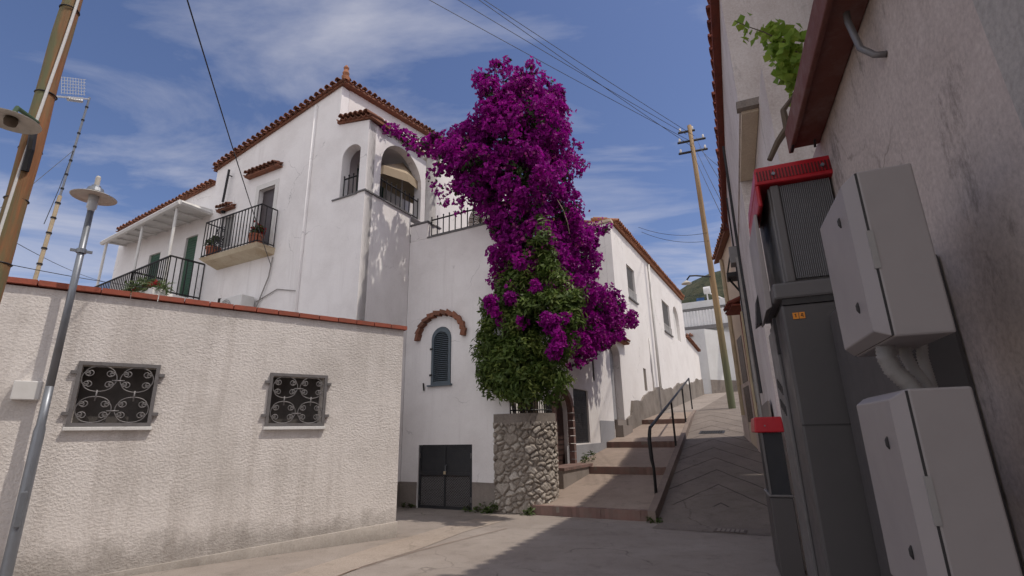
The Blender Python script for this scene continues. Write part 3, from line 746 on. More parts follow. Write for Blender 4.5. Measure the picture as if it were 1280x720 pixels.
MB().panel(sub(fC, .008), rect(1.215, 1.265, .66, .72), (), .02).build('padlock', M['cream_pipe'], gate)
MB().panel(sub(fC, .14), rect(.5, 1.98, -.2, 1.3), (), .03).build('gate_backing', M['dark'], h)
for fr_, ol in ((fC, [(1.93, -.2), (2.36, -.2), (2.36, .50), (1.93, .50)]), (fC, [(-.05, -.2), (.56, -.2), (.56, .53), (-.05, .52)]), (fB, [(-1.5, -.2), (-.016, -.2), (-.016, .5), (-1.5, .45)])): MB().panel(sub(fr_, -.015), ol, (), .014).build('cement_dado', M['dado'], h)
# alley side of the block: brick arch, black door, slit window, niche
bd = rect(3.42, 4.5, 1.16, 2.53); slit = rect(5.03, 5.2, 2.85, 3.48); nic = arch(6.75, 7.9, 1.5, 3.9, rise=.35)
MB().panel(fAl, [(.25, -.3), (8.0, -.3), (8.0, 5.9), (.25, 5.9)], [bd, slit, nic, arch(2.02, 2.92, .3, 1.9, rise=.43)], .25).build('alley_wall', M['whitealley'], h)
MB().panel(sub(fAl, .05), rect(3.40, 4.52, 1.1, 2.56), (), .04).build('cellar_door', M['gate'], h)
m = MB()
for k in range(22): m.panel(sub(fAl, .035), rect(3.5, 4.42, 1.24+k*.056, 1.27+k*.056), (), .012)
m.build('door_louvres', M['gate'], h)
m = MB(); m.panel(sub(fAl, .08), rect(5.0, 5.23, 2.8, 3.5), (), .03)
for k in range(3): m.tube([fAl(5.05+.055*k, 2.86, .02), fAl(5.05+.055*k, 3.47, .02)], .008, 4)
m.build('slit_window', M['iron'], h)
MB().panel(sub(fAl, .24), rect(6.7, 7.95, 1.2, 4.4), (), .03).build('niche_back', M['greydado_shade'], h)  # grey colour stands in for the shade inside the niche
m = MB(); m.box(P, -.55, -.0, 6.8, 7.85, 1.1, 1.62); m.box(P, -.38, -.05, 6.85, 7.8, 1.62, 1.8); m.build('door_step', M['dado'], h)
MB().panel(sub(fAl, -.012), [(2.8, .3), (6.7, .9), (6.7, 1.75), (5.35, 1.75), (5.35, 1.14), (2.8, 1.12)], (), .012).build('grey_dado', M['greydado_shade'], h)
hood(fAl, 7.2, 8.6, 4.42, .2, h)
# brick arch standing in front of the small door
m = MB(); nb = 22; a0, a1, zs = 1.98, 2.96, 1.9
pts = [(a0, .55+.18*k) for k in range(8)]+[((a0+a1)/2-.49*math.cos(math.pi*k/11), zs+.46*math.sin(math.pi*k/11)) for k in range(12)]+[(a1, zs-.0-.18*k) for k in range(1, 9)]
for (p, q) in zip(pts[:-1], pts[1:]):
    c = ((a0+a1)/2, min(max(p[1], .5), zs)); 
    def outp(p_):
        d = np.array([p_[0]-(a0+a1)/2, max(0, p_[1]-zs)]); d = d/(np.linalg.norm(d)+1e-9); return (p_[0]+d[0]*.13, p_[1]+d[1]*.13)
    sh_ = .012; p2 = (p[0]+(q[0]-p[0])*sh_*6, p[1]+(q[1]-p[1])*sh_*6); po, qo = outp(p2), outp(q)
    m.add([fAl(*p2, -.14), fAl(*q, -.14), fAl(*qo, -.14), fAl(*po, -.14), fAl(*p2, .12), fAl(*q, .12), fAl(*qo, .12), fAl(*po, .12)], [(0, 1, 2, 3), (7, 6, 5, 4), (0, 4, 5, 1), (1, 5, 6, 2), (2, 6, 7, 3), (3, 7, 4, 0)])
ba = m.build('brick_arch', M['brick'], h)
MB().panel(sub(fAl, .1), arch(1.98, 2.96, .4, 1.9, rise=.46), (), .04).build('arched_door', M['archwood'], h)
m = MB()
for k in range(14): m.panel(sub(fAl, .088), rect(2.0, 2.94, .7+k*.115, .705+k*.115), (), .012)
m.build('door_boards', M['iron'], h)
# doorstep wall with brick coping before the arch
m = MB(); m.box(P, -.80, -.3, 1.35, 3.15, .2, .66); lw = m.build('doorstep_wall', M['dado'], h)
m = MB()
for k in range(13): m.box(P, -.83, -.3, 1.35+k*.135, 1.35+k*.135+.125, .661, .72)
m.build('doorstep_coping', M['brick'], lw)

# roof aerial on the ridge
m = MB(); q = np.array(P(6.6, .2, roofz(6.6, .2)))
m.tube([q, q+(0, 0, 1.3)], .02, 5)
for k in range(4): m.tube([q+(-.25, 0, .95+.1*k), q+(.25, .1, .95+.1*k)], .012, 4)
m.tube([q+(-.3, 0, .1), q+(0, 0, 1.2)], .012, 4); m.tube([q+(.4, 0, .05), q+(0, 0, .9)], .012, 4)
tag(m.build('roof_aerial', M['steel']), 'small thin aerial on the ridge of the white house roof', 'aerial')

# ---------- loose things on the house
def flower_pot(loc, label, fl):
    t = thing('flower_pot', label, 'flower pot', loc, 'flower pots on the balcony')
    MB().lathe(loc, [(.10, 0), (.135, .02), (.16, .26), (.175, .26), (.175, .31), (.14, .31), (.12, .27)], 14).build('pot', M['pot'], t, smooth=False)
    V, n = leafcloud([(np.array(loc)+(0, 0, .42), .17)], 160, .09, .5, .08); leafobj('foliage', M['potplant'], V, n, t)
    if fl:
        V, n = leafcloud([(np.array(loc)+(0, 0, .5), .17)], 60, .06, .9, .06, per=3); leafobj('flowers', M['redflower'], V, n, t)
    return t
flower_pot(np.array(P(5.55, VA-.28, 5.83)), 'terracotta pot of red flowers in front of the balcony door', True)
flower_pot(np.array(P(7.2, VA-.3, 5.83)), 'terracotta pot at the far left end of the black balcony', False)
t = thing('planter_box', 'white planter box of spiky plants by the terrace railing', 'planter', P(8.0, -2.62, 4.55))
m = MB(); m.box(P, 7.75, 9.0, -2.82, -2.52, 4.62, 4.95); m.build('trough', M['trim'], t, bevel=.02)
V, n = leafcloud([(P(7.9+.26*k, -2.66, 5.05), .2) for k in range(5)], 650, .2, .16, .12, upb=.6); leafobj('foliage', M['potplant'], V, n, t)
for k in range(4):
    V, n = leafcloud([(P(7.9+.3*k, -2.72, 5.1), .1)], 30, .05, .9, .03, per=3, kdens=9); leafobj('flower_head', M['redflower'], V, n, t)
t = thing('air_conditioner', 'white outdoor air conditioner unit on the house wall above the boundary wall', 'air conditioner', P(6.1, VA-.2, 4.1))
m = MB(); m.box(P, 5.62, 6.5, VA-.40, VA-.06, 4.1, 4.66); m.build('casing', M['whiteplastic'], t, bevel=.02)
m = MB()
for k in range(5):
    rr = .05+.04*k; c = (6.18, 4.38); m.tube([P(c[0]+rr*math.cos(a), VA-.415, c[1]+rr*math.sin(a)) for a in np.linspace(0, 2*math.pi, 20)[:-1]], .006, 4, closed=True)
m.build('fan_guard', M['greyiron'], t)
m = MB(); m.box(P, 6.42, 6.5, VA-.41, VA-.05, 4.09, 4.67); m.build('side_grille', M['dark'], t)
for uu in (5.75, 6.35):
    m = MB(); m.box(P, uu-.02, uu+.02, VA-.4, VA, 4.06, 4.095); m.build('bracket', M['greyiron'], t)
# parasol on the loggia
t = thing('parasol', 'beige canvas parasol standing inside the big loggia arch', 'parasol', P(2.95, .3, 6.28))
apex = np.array(P(2.8, .12, 8.28)); m = MB(); ring = []
for k in range(8):
    a = 2*math.pi*k/8+.2; ring.append(np.array(P(2.82+.40*math.cos(a)*.95, .15+1.12*math.sin(a), 7.72+.05*math.cos(2*a))))
vs = [apex]+ring+[r+(0, 0, -.22) for r in ring]
m.add(vs, [(0, 1+k, 1+(k+1) % 8) for k in range(8)]+[(1+k, 9+k, 9+(k+1) % 8, 1+(k+1) % 8) for k in range(8)]); m.build('canopy', M['fabric'], t, fix=True)
MB().tube([P(2.8, .12, 6.28), P(2.8, .12, 8.3)], .02, 8).build('pole', M['trim'], t)
# wicker chair on the terrace
cc = np.array(P(.95, .75, 5.72)); t = thing('wicker_chair', 'round backed brown wicker chair on the terrace behind the railing', 'chair', cc)
m = MB()
for k in range(9):
    rr = .34-.0*k; m.tube([P(.95+(.34-.035*k)*math.cos(a), .95, 6.55+(.42-.045*k)*math.sin(a)) for a in np.linspace(0, 2*math.pi, 22)[:-1]], .013, 5, closed=True)
for k in range(10):
    a = math.pi*k/10; m.tube([P(.95+.34*math.cos(a), .955, 6.55+.42*math.sin(a)), P(.95-.34*math.cos(a), .955, 6.55-.42*math.sin(a))], .008, 4)
m.build('backrest', M['wicker'], t)
m = MB(); m.box(P, .66, 1.24, .42, .95, 6.08, 6.14); m.build('seat', M['wicker'], t, bevel=.02)
for a, b in ((.69, .45), (1.21, .45), (.69, .92), (1.21, .92)): MB().tube([P(a, b, 5.72), P(a, b, 6.09)], .02, 6).build('leg', M['wicker'], t)

# ================================================================== NEIGHBOURING HOUSE up the alley
n2 = thing('neighbouring_house', 'white house further up the alley with grey shutters and terracotta eave', 'house', P(-.3, 8, 1.36))
w1 = rect(9.8, 10.95, 6.42, 7.8); w2 = rect(16.0, 17.75, 6.15, 7.75); nch = arch(18.7, 20.3, 6.2, 7.35, rise=.75); lowv = rect(10.98, 11.42, 2.95, 3.82)
MB().panel(fAl, [(8.005, 1), (22, 1), (22, 9.02), (8.005, 8.88)], [w1, w2, nch, lowv], .25).build('wall', M['whitehouse2'], n2)
MB().panel(lambda a, z, d=0: P(a, 8.005+d, z), [(-.045, 4.5), (3.2, 4.5), (3.2, 8.86), (-.045, 8.86)], (), .25).build('end_wall', M['whitehouse2'], n2)
m = MB(); m.box(P, -.01, 3.2, 8.3, 22, 1.2, 8.7); m.build('house_core', M['whitehouse2'], n2)
m = MB(); m.box(P, -.36, .9, 7.92, 8.3, 8.885, 8.98); m.build('parapet_coping', M['cream'], n2)
m = MB(); tiles(P(-.46, 8.2, 8.98), P(-.46, 22.1, 9.12), UU, .3, mbx=m, sp=.23, rad=.105, rows=2)
m.hexa([P(-.42, 8.31, 8.90), P(-.42, 22.1, 9.04), P(3, 22.1, 10.1), P(3, 8.31, 9.95)], [P(-.42, 8.31, 8.96), P(-.42, 22.1, 9.10), P(3, 22.1, 10.16), P(3, 8.31, 10.0)]); m.build('roof', M['tilepale'], n2)
for (a0, a1, z0, z1) in ((9.8, 10.95, 6.42, 7.8), (16.0, 17.75, 6.15, 7.75)):
    o = MB().panel(sub(fAl, .08), rect(a0-.02, a1+.02, z0-.02, z1+.02), (), .03).build('window', M['greyshutter'], n2)
    m = MB()
    for k in range(20): m.panel(sub(fAl, .06), rect(a0+.07, a1-.07, z0+.35+(z1-z0-.4)*k/20, z0+.37+(z1-z0-.4)*k/20), (), .015)
    m.build('shutter_slats', M['greyshutter'], o)
    m = MB()
    for k in range(9): m.tube([fAl(a0+.05+(a1-a0-.1)*k/8, z0, -.02), fAl(a0+.05+(a1-a0-.1)*k/8, z0+.36, -.02)], .012, 4)
    m.tube([fAl(a0, z0+.36, -.02), fAl(a1, z0+.36, -.02)], .018, 5); m.build('window_guard', M['whiteplastic'], o)
    MB().panel(sub(fAl, -.07), rect(a0-.08, a1+.08, z0-.06, z0-.003), (), .12).build('sill', M['terrace'], o)
MB().panel(sub(fAl, .15), rect(18.6, 20.4, 6.1, 8.2), (), .03).build('niche_back', M['trim'], n2)
o = MB().panel(sub(fAl, .06), rect(10.94, 11.46, 2.9, 3.86), (), .03).build('vent_window', M['trim'], n2)
m = MB()
for k in range(5): m.tube([fAl(11.02+.09*k, 2.95, .03), fAl(11.02+.09*k, 3.82, .03)], .014, 4)
m.build('vent_bars', M['dado'], o)
MB().tube([fAl(13.6, 8.85, -.05), fAl(13.6, 3.2, -.05)], .05, 8).build('downpipe', M['trim'], n2, smooth=True)
MB().tube([fAl(12.4, 5.2, -.03), fAl(12.4, 2.9, -.03)], .025, 6).build('downpipe', M['trim'], n2, smooth=True)
MB().panel(sub(fAl, -.02), rect(7.93, 8.35, 4.35, 4.7), (), .02).build('wall_plate', M['whiteplastic'], n2)
# white round flue at its corner
m = MB(); fl = on_u(750, 303, .55); fu, fv = uv(fl); m.tube([P(.55, 7.75, 5.5), P(.55, 7.75, 8.35)], .2, 14); m.tube([P(.55, 7.75, 8.35), P(.55, 7.75, 8.42)], .26, 14); m.build('flue', M['trim'], n2, smooth=False)
m = MB(); vs = np.linspace(8.05, 26.3, 70); top = []
pts = [(v, zg(v)+.10+(.85+.08*math.sin(v*1.1)+.05*math.sin(v*2.9+1)+.03*math.sin(v*6.1))*(1 if v > 8.6 else .45)) for v in vs]
m.panel(sub(fAl, -.07), [(v, zg(v)-.4) for v in vs]+[(v, z) for v, z in reversed(pts)], (), .068); m.build('rubble_base', M['rubble'], n2)

gw = thing('garden_wall', 'white garden wall with sloping tile coping beyond the grey shuttered house', 'wall', P(-.3, 22, 3))
MB().panel(fAl, [(22.005, 2.5), (26.4, 2.5), (26.4, 6.45), (22.005, 6.75)], (), .25).build('wall', M['whitehouse2'], gw)
m = MB(); tiles(P(-.45, 22.1, 6.78), P(-.45, 26.5, 6.48), UU, .1, .36, .2, .065, mbx=m); m.build('coping', M['tile'], gw)

# ================================================================== FAR END OF THE ALLEY
VF = 27.0
def fF(a, z, d=0): return P(a, VF+d, z)
def fz(px, py): p = on_v(px, py, VF); return uv(p)[0], p[2]
fh = thing('far_house', 'white flat roofed house closing the far end of the alley', 'house', fF(-.5, 3.7))
ax0, zt = fz(846, 413); ax1, zc1 = fz(880, 411); ax2, zc2 = fz(912, 418)
MB().panel(fF, [(ax0+2.5, 3), (ax1, 3), (ax1, zc1), (ax0+2.5, zt)], (), .3).build('wall', M['farwhite'], fh)
MB().hexa([P(ax1, VF, 3), P(ax2-1.2, VF+2.2, 3), P(ax2-1.2, VF+2.6, 3), P(ax1, VF+.31, 3)], [P(ax1, VF, zc1), P(ax2-1.2, VF+2.2, zc2+.2), P(ax2-1.2, VF+2.6, zc2+.2), P(ax1, VF+.31, zc1)]).build('side_wall', M['farwhite'], fh)
z_d = fz(882, 475)[1]
MB().hexa([P(ax1, VF-.03, 3), P(ax2-1.2, VF+2.17, 3), P(ax2-1.2, VF+2.19, 3), P(ax1, VF-.005, 3)], [P(ax1, VF-.03, z_d), P(ax2-1.2, VF+2.17, z_d-.1), P(ax2-1.2, VF+2.19, z_d-.1), P(ax1, VF-.005, z_d)]).build('dark_base', M['dado'], fh)
a0, z0 = fz(845, 410); a1, z1 = fz(902, 378)
m = MB(); n = 30; prev = None; aw = (a1-1.2)-(a0+2)
for k in range(2*n+1):
    x = a0+2+aw*k/(2*n); d = VF+.9+(.12 if k % 2 else 0); cur = (P(x, d, z0+.1), P(x, d, z1-.15))
    if prev: m.add([prev[0], cur[0], cur[1], prev[1]], [(0, 1, 2, 3)])
    prev = cur
m.build('corrugated_screen', M['corrug'], fh, fix=False)
zr = fz(870, 374)[1]
m = MB(); m.box(P, a1-1.6, a0+3, VF+1.2, VF+6, zr-.35, zr+.12); m.build('flat_roof', M['farwhite'], fh)
m = MB(); m.box(P, a1-1.4, a0+2.5, VF+1.25, VF+5, 4, zr-.5); m.build('upper_wall', M['farwhite'], fh)
m = MB(); m.box(P, a1-1.25, a0+1.6, VF+.75, VF+.86, z0-.15, z0+.12); m.box(P, a1-1.25, a0+.9, VF+.95, VF+1.05, z1-.12, z1+.0); m.build('screen_rail', M['greyiron'], fh)
o_ = fz(858, 429); MB().panel(sub(fF, -.02), rect(o_[0]-.3, o_[0]+.3, o_[1]-.3, o_[1]+.3), (), .015).build('window', M['greendoor'], fh)
t0 = fz(851, 421); t1 = fz(867, 419); hood(fF, t1[0], t0[0]+.4, t0[1], .25, fh, sp=.2)
# solar water heater on its roof
sp = on_v(884, 373, VF+2); t = thing('solar_water_heater', 'solar water heater with white tank and blue panel on the far roof', 'water heater', (sp[0], sp[1], zr+.12))
su, sv = uv(sp); zz = zr+.12
m = MB(); m.tube([P(su+.2, sv+.3, zz+1.0), P(su-.25, sv+.3, zz+1.0)], .27, 14); m.build('tank', M['whiteplastic'], t, smooth=False)
m = MB()
m.tube([P(su, sv+.3, zz), P(su, sv+.3, zz+.8)], .05, 6); m.tube([P(su-1.3, sv+.2, zz+.05), P(su-.1, sv+.3, zz+.8)], .05, 6); m.tube([P(su-1.3, sv+.2, zz+.04), P(su, sv+.3, zz+.04)], .04, 6)
m.build('stand', M['whiteplastic'], t)
m = MB(); m.hexa([P(su+.75, sv-.2, zz), P(su+.2, sv-.2, zz), P(su+.2, sv+.2, zz+.42), P(su+.75, sv+.2, zz+.42)], [P(su+.75, sv-.25, zz+.05), P(su+.2, sv-.25, zz+.05), P(su+.2, sv+.15, zz+.47), P(su+.75, sv+.15, zz+.47)]); m.build('panel', M['bluepanel'], t)

# hills
def hills():
    m = MB(); nx, ny = 70, 26
    for j in range(ny):
        for i in range(nx):
            u = -130+260*i/(nx-1); v = 70+200*j/(ny-1); p = P(-u, v, 0)
            rise = (1-math.exp(-((v-70)/22)))*(1-.15*(v-70)/200); z = 4+37*rise*(.75+.25*math.sin(u*.045+.9)+.14*math.sin(u*.11+2)+.08*math.sin(v*.09+u*.05))+2*math.sin(u*.5)*math.sin(v*.37)
            if j == 0: z = -2
            m.v.append((p[0], p[1], z))
    for j in range(ny-1):
        for i in range(nx-1): m.f.append((j*nx+i, j*nx+i+1, (j+1)*nx+i+1, (j+1)*nx+i))
    return m
struct(hills().build('hills', M['hill'], fix=False, smooth=True))

# ================================================================== RIGHT-HAND FRONTAGE
TW = .70
rw = thing('plastered_wall', 'mould streaked grey pink plaster wall with a red brown ledge beside the camera', 'wall', Q(0, TW, 0))
fR = lambda a, z, d=0: Q(a, TW+d, z)
MB().panel(fR, rect(-6, 4.0, -.3, 2.93), (), .3).build('wall', M['right'], rw)
MB().panel(sub(fR, -.004), [(-6, .2), (1.18, .2), (1.24, 1.2), (1.31, 2.0), (1.36, 2.9), (-6, 2.9)], (), .003).build('repaired_patch', plaster('grey_repair_plaster', (.43, .395, .365), (.30, .265, .24), .6, 10, .004, .5, mould=.45), rw)
m = MB(); m.box(Q, -3, 2.90, .56, .699, 2.9, 3.03); led = m.build('ledge', M['ledge'], rw, bevel=.008)
m = MB(); m.box(Q, -3, 2.92, .548, .572, 2.885, 3.03); m.build('ledge_lip', M['ledge'], led, bevel=.006)
MB().box(Q, -6, 4.3, 1.25, 7.0, -.3, 7.4).build('set_back_storey', M['rightwhite'], rw)
m = MB(); tiles(Q(-6, .99, 7.42), Q(5.7, .99, 7.42), TT, .3, mbx=m, sp=.24); m.hexa([Q(-6, .95, 7.35), Q(5.7, .95, 7.35), Q(5.7, 7, 8.5), Q(-6, 7, 8.5)], [Q(-6, .95, 7.52), Q(5.7, .95, 7.52), Q(5.7, 7, 8.6), Q(-6, 7, 8.6)]); m.build('roof', M['tilered'], rw)  # unseen roof, height and overrun set so its shadow covers the street
m = MB(); hk = [Q(1.90, .64, 3.1), Q(1.9, .63, 2.86), Q(1.88, .64, 2.72), Q(1.86, .67, 2.665), Q(1.85, .70, 2.65)]; m.tube(hk, .0115, 8); m.build('hooked_pipe', M['greyiron'], rw, smooth=True)
m = MB(); m.tube([Q(3.9, 1.21, 2.9), Q(3.9, 1.21, 6.4)], .05, 10); m.build('cream_pipe', M['cream_pipe'], rw, smooth=True)

r2 = thing('peeling_house', 'tall peeling white house with overhanging red tiled eave behind the street cabinets', 'house', Q(7.2, .6, 0))
h2 = hd(22.8); t2 = hd(112.8)
def Q2(s, t, z): q = np.array(Q(5.5, .57, 0)[:2])+(s-5.5)*h2+(t-.57)*t2; return (q[0], q[1], z)
m = MB(); m.box(Q2, 4.9, 11.6, .585, 7.5, 4.5, 6.15); up = m.build('upper_wall', M['rightwhite'], r2)
m = MB(); m.box(Q2, 6.5, 11.6, .602, 7.5, -.3, 4.498); m.build('wall', M['rightwhite'], r2)
m = MB(); m.box(Q2, 4.93, 6.48, .60, .755, 4.44, 4.497); m.build('soffit', M['cream'], r2)
m = MB(); m.box(Q2, 4.31, 6.498, .76, 7.5, -.3, 4.497); m.build('porch_wall', M['rightwhite'], r2)
m = MB(); m.box(Q2, 4.86, 4.95, .56, .80, 4.47, 4.55); m.build('drip_ledge', M['dado'], r2)
m = MB(); tiles(Q2(4.85, .515, 6.06), Q2(12.4, .515, 6.06), t2, .2, mbx=m, sp=.24, rad=.10, rows=1); m.hexa([Q2(4.85, .49, 6.0), Q2(12.4, .49, 6.0), Q2(12.4, 7.5, 7.4), Q2(4.85, 7.5, 7.4)], [Q2(4.85, .49, 6.11), Q2(12.4, .49, 6.11), Q2(12.4, 7.5, 7.5), Q2(4.85, 7.5, 7.5)]); m.build('roof', M['tilered'], r2)
for s_, z0, z1, r_, mt in ((8.1, 1.9, 5.8, .02, 'cable'), (9.0, 1.0, 4.2, .03, 'conduit'), (9.7, 2.2, 5.6, .015, 'cable'), (10.6, 1.0, 3.6, .03, 'cream_pipe')):
    m = MB(); m.tube([Q2(s_, .54, z0), Q2(s_+.1, .535, (z0+z1)/2), Q2(s_-.15, .54, z1)], r_, 6); m.build('wall_cable' if mt == 'cable' else 'downpipe', M[mt], r2)
m = MB(); m.box(Q2, 9.3, 9.6, .44, .575, 4.25, 4.55); m.build('junction_box', M['greyiron'], r2)
m = MB(); m.box(Q2, 10.0, 10.4, .36, .575, 4.2, 4.28); m.tube([Q2(10.2, .37, 4.24), Q2(10.2, .575, 3.9)], .02, 5); m.tube([Q2(10.0, .38, 4.28), Q2(9.8, .5, 4.7)], .015, 5); m.build('wire_bracket', M['iron'], r2)
m = MB(); m.box(Q2, 9.9, 10.9, .555, .6, 1.9, 3.9); m.build('doorway', M['greyiron'], r2)
m = MB(); m.box(Q2, 7.2, 11.6, .55, .574, -.3, 1.75); m.build('cement_dado', M['dado'], r2)

r3 = thing('cream_house', 'cream house with weathered tile eave beyond the tall peeling house', 'house', Q(12, 1, 1))
h3 = hd(15.5); t3 = hd(105.5)
def Q3(s, t, z): q = np.array(Q(12.6, 1.02, 0)[:2])+(s-12.6)*h3+(t-1.02)*t3; return (q[0], q[1], z)
m = MB(); m.box(Q3, 12.6, 16.2, 1.0, 7, .3, 6.42); m.build('wall', M['cream'], r3)
m = MB(); tiles(Q3(12.1, .84, 6.46), Q3(16.3, .84, 6.46), t3, .3, mbx=m, sp=.22, rows=2); m.hexa([Q3(12.1, .83, 6.40), Q3(16.3, .83, 6.40), Q3(16.3, 7, 7.8), Q3(12.1, 7, 7.8)], [Q3(12.1, .83, 6.46), Q3(16.3, .83, 6.46), Q3(16.3, 7, 7.86), Q3(12.1, 7, 7.86)]); m.build('roof', M['tile'], r3)
f3 = lambda a, z, d=0: Q3(a, 1.0+d, z)
hood(f3, 13.0, 14.2, 4.35, .34, r3, mat=M['tilered'], sp=.2)
MB().tube([f3(13.6, 4.2, -.05), f3(13.6, 1.6, -.05)], .05, 8).build('downpipe', plain('red_pipe', (.22, .05, .035), .6), r3)
MB().tube([f3(15.6, 6.3, -.05), f3(15.6, 1.8, -.05)], .06, 8).build('downpipe', M['cream_pipe'], r3)
MB().panel(sub(f3, -.09), rect(12.8, 13.25, 4.75, 5.25), [rect(12.86, 13.19, 4.82, 5.18)], .085).build('window_frame', M['dado'], r3)
MB().panel(sub(f3, -.012), rect(14.4, 15.2, 1.6, 3.8), (), .01).build('door', M['archwood'], r3)
MB().panel(sub(f3, -.02), rect(12.6, 16.2, .3, 2.6), [rect(14.3, 15.3, .4, 2.5)], .018).build('dado', M['right'], r3)

# ================================================================== CABINETS AND BOXES
c1 = thing('telecom_cabinet', 'tall dark grey street cabinet with red slatted cap and orange number stickers', 'cabinet', Q(2.8, .36, 0))
m = MB(); m.box(Q, 2.8, 3.45, .36, .68, -.1, 2.0); m.build('body', M['cab'], c1, bevel=.012)
m = MB(); m.box(Q, 2.785, 3.45, .335, .69, 2.03, 2.115); m.build('shoulder', M['cablight'], c1, bevel=.012)
m = MB(); m.box(Q, 2.795, 3.44, .37, .675, 2.0, 2.03); m.build('shadow_gap', M['boxline'], c1)
m = MB(); m.box(Q, 2.83, 3.40, .42, .69, 2.115, 2.66); md = m.build('fan_module', M['cab'], c1)
m = MB(); n = 26
for k in range(n): x = .455+.235*k/n; m.box(Q, 2.812, 2.831, x, x+.0048, 2.135, 2.655)
m.build('cooling_fins', plain('fin_grey', (.165, .16, .165), .5, var=.2), md)
m = MB(); m.box(Q, 2.80, 2.836, .405, .45, 2.115, 2.66); m.box(Q, 2.83, 3.4, .395, .42, 2.115, 2.66); m.build('module_edge', M['cablight'], md, bevel=.008)
m = MB()
m.hexa([Q(2.775, .335, 2.665), Q(2.775, .735, 2.66), Q(3.45, .735, 2.66), Q(3.45, .335, 2.665)], [Q(2.79, .345, 2.775), Q(2.79, .725, 2.775), Q(3.43, .725, 2.775), Q(3.43, .345, 2.775)])
m.box(Q, 2.775, 3.45, .335, .357, 2.54, 2.664)
cp = m.build('red_cap', M['red'], c1, bevel=.012)
m = MB(); n = 24
for k in range(n):
    x = .35+.37*k/n; m.hexa([Q(2.7725, x, 2.685), Q(2.7725, x+.0075, 2.685), Q(2.78, x+.0075, 2.685), Q(2.78, x, 2.685)], [Q(2.783, x, 2.745), Q(2.783, x+.0075, 2.745), Q(2.79, x+.0075, 2.745), Q(2.79, x, 2.745)])
m.build('cap_slots', plain('slot_dark_red', (.10, .006, .008), .6), cp)
for x in (.43, .66): MB().tube([Q(2.768, x, 2.715), Q(2.785, x, 2.715)], .009, 10).build('cap_bolt', M['steel'], cp)
# front face: hanging door coloured pale for its sky reflection, latch, vents, handles
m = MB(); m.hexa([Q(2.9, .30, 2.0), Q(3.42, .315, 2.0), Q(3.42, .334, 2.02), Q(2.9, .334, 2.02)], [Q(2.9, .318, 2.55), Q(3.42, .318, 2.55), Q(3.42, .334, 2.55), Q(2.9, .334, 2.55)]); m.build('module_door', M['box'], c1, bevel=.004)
m = MB(); m.box(Q, 3.1, 3.42, .345, .36, .1, 1.95); m.build('front_door', M['cablight'], c1, bevel=.004)
m = MB(); m.hexa([Q(3.3, .28, 2.0), Q(3.42, .28, 2.0), Q(3.42, .316, 2.02), Q(3.3, .316, 2.02)], [Q(3.3, .30, 2.16), Q(3.42, .30, 2.16), Q(3.42, .316, 2.2), Q(3.3, .316, 2.2)])
m.build('latch', M['iron'], c1)
m = MB(); m.box(Q, 2.95, 2.99, .33, .345, 1.78, 1.97); m.build('handle', M['iron'], c1)
m = MB()
for z in (1.58, 1.47):
    for k in range(5): m.box(Q, 3.15+.04*k, 3.17+.04*k, .341, .346, z+.012*k, z+.05+.012*k)
m.build('door_vents', M['boxline'], c1)
m = MB(); m.box(Q, 2.797, 2.8005, .362, .68, 1.415, 1.42); m.build('panel_seam', M['boxline'], c1)
# number stickers 1 and 4
for x, dg in ((.418, '1'), (.446, '4')):
    m = MB(); m.box(Q, 2.796, 2.7995, x-.0125, x+.0125, 1.925, 1.957); so = m.build('number_sticker', M['orange'], c1)
    m = MB(); B = lambda x0, x1, z0, z1: m.box(Q, 2.7945, 2.7962, x0, x1, z0, z1)
    if dg == '1': B(x-.0015, x+.0015, 1.932, 1.951); B(x-.0045, x-.0015, 1.946, 1.949)
    else:
        B(x+.002, x+.0048, 1.932, 1.951); B(x-.0055, x+.0021, 1.938, 1.941)
        m.hexa([Q(2.7945, x-.0055, 1.941), Q(2.7945, x-.0028, 1.941), Q(2.7962, x-.0028, 1.941), Q(2.7962, x-.0055, 1.941)], [Q(2.7945, x-.0005, 1.951), Q(2.7945, x+.002, 1.951), Q(2.7962, x+.002, 1.951), Q(2.7962, x-.0005, 1.951)])
    m.build('digit', M['ink'], so)
# mounting board behind the white boxes
m = MB(); m.box(Q, 1.86, 2.74, .545, .699, .0, 1.92); tag(m.build('backing_column', M['cab'], bevel=.015), 'dark grey backing column on the wall behind the two white meter boxes', 'backing column')

c2 = thing('telecom_cabinet', 'smaller dark grey street cabinet with plain red cap further up the street', 'cabinet', Q(6.1, .40, 0))
cs = 6.1
m = MB(); m.box(Q, cs, cs+.6, .386, .60, -.1, .735); m.build('body', M['cab'], c2, bevel=.012)
m = MB(); m.box(Q, cs-.012, cs+.61, .374, .61, .738, .765); m.build('shoulder', M['cablight'], c2, bevel=.01)
m = MB(); m.box(Q, cs+.015, cs+.58, .40, .59, .766, 1.37); m.build('fan_module', M['gate'], c2)
m = MB(); m.box(Q, cs, cs+.018, .388, .41, .766, 1.37); m.build('module_edge', M['cablight'], c2)
m = MB(); m.hexa([Q(cs-.03, .335, 1.372), Q(cs-.03, .62, 1.372), Q(cs+.62, .62, 1.372), Q(cs+.62, .335, 1.372)], [Q(cs-.015, .35, 1.53), Q(cs-.015, .61, 1.53), Q(cs+.6, .61, 1.53), Q(cs+.6, .35, 1.53)]); cp = m.build('red_cap', M['red'], c2, bevel=.012)
m = MB(); m.tube([Q(cs-.032, .44, 1.44), Q(cs-.01, .44, 1.44)], .008, 8); m.build('cap_bolt', M['steel'], cp)

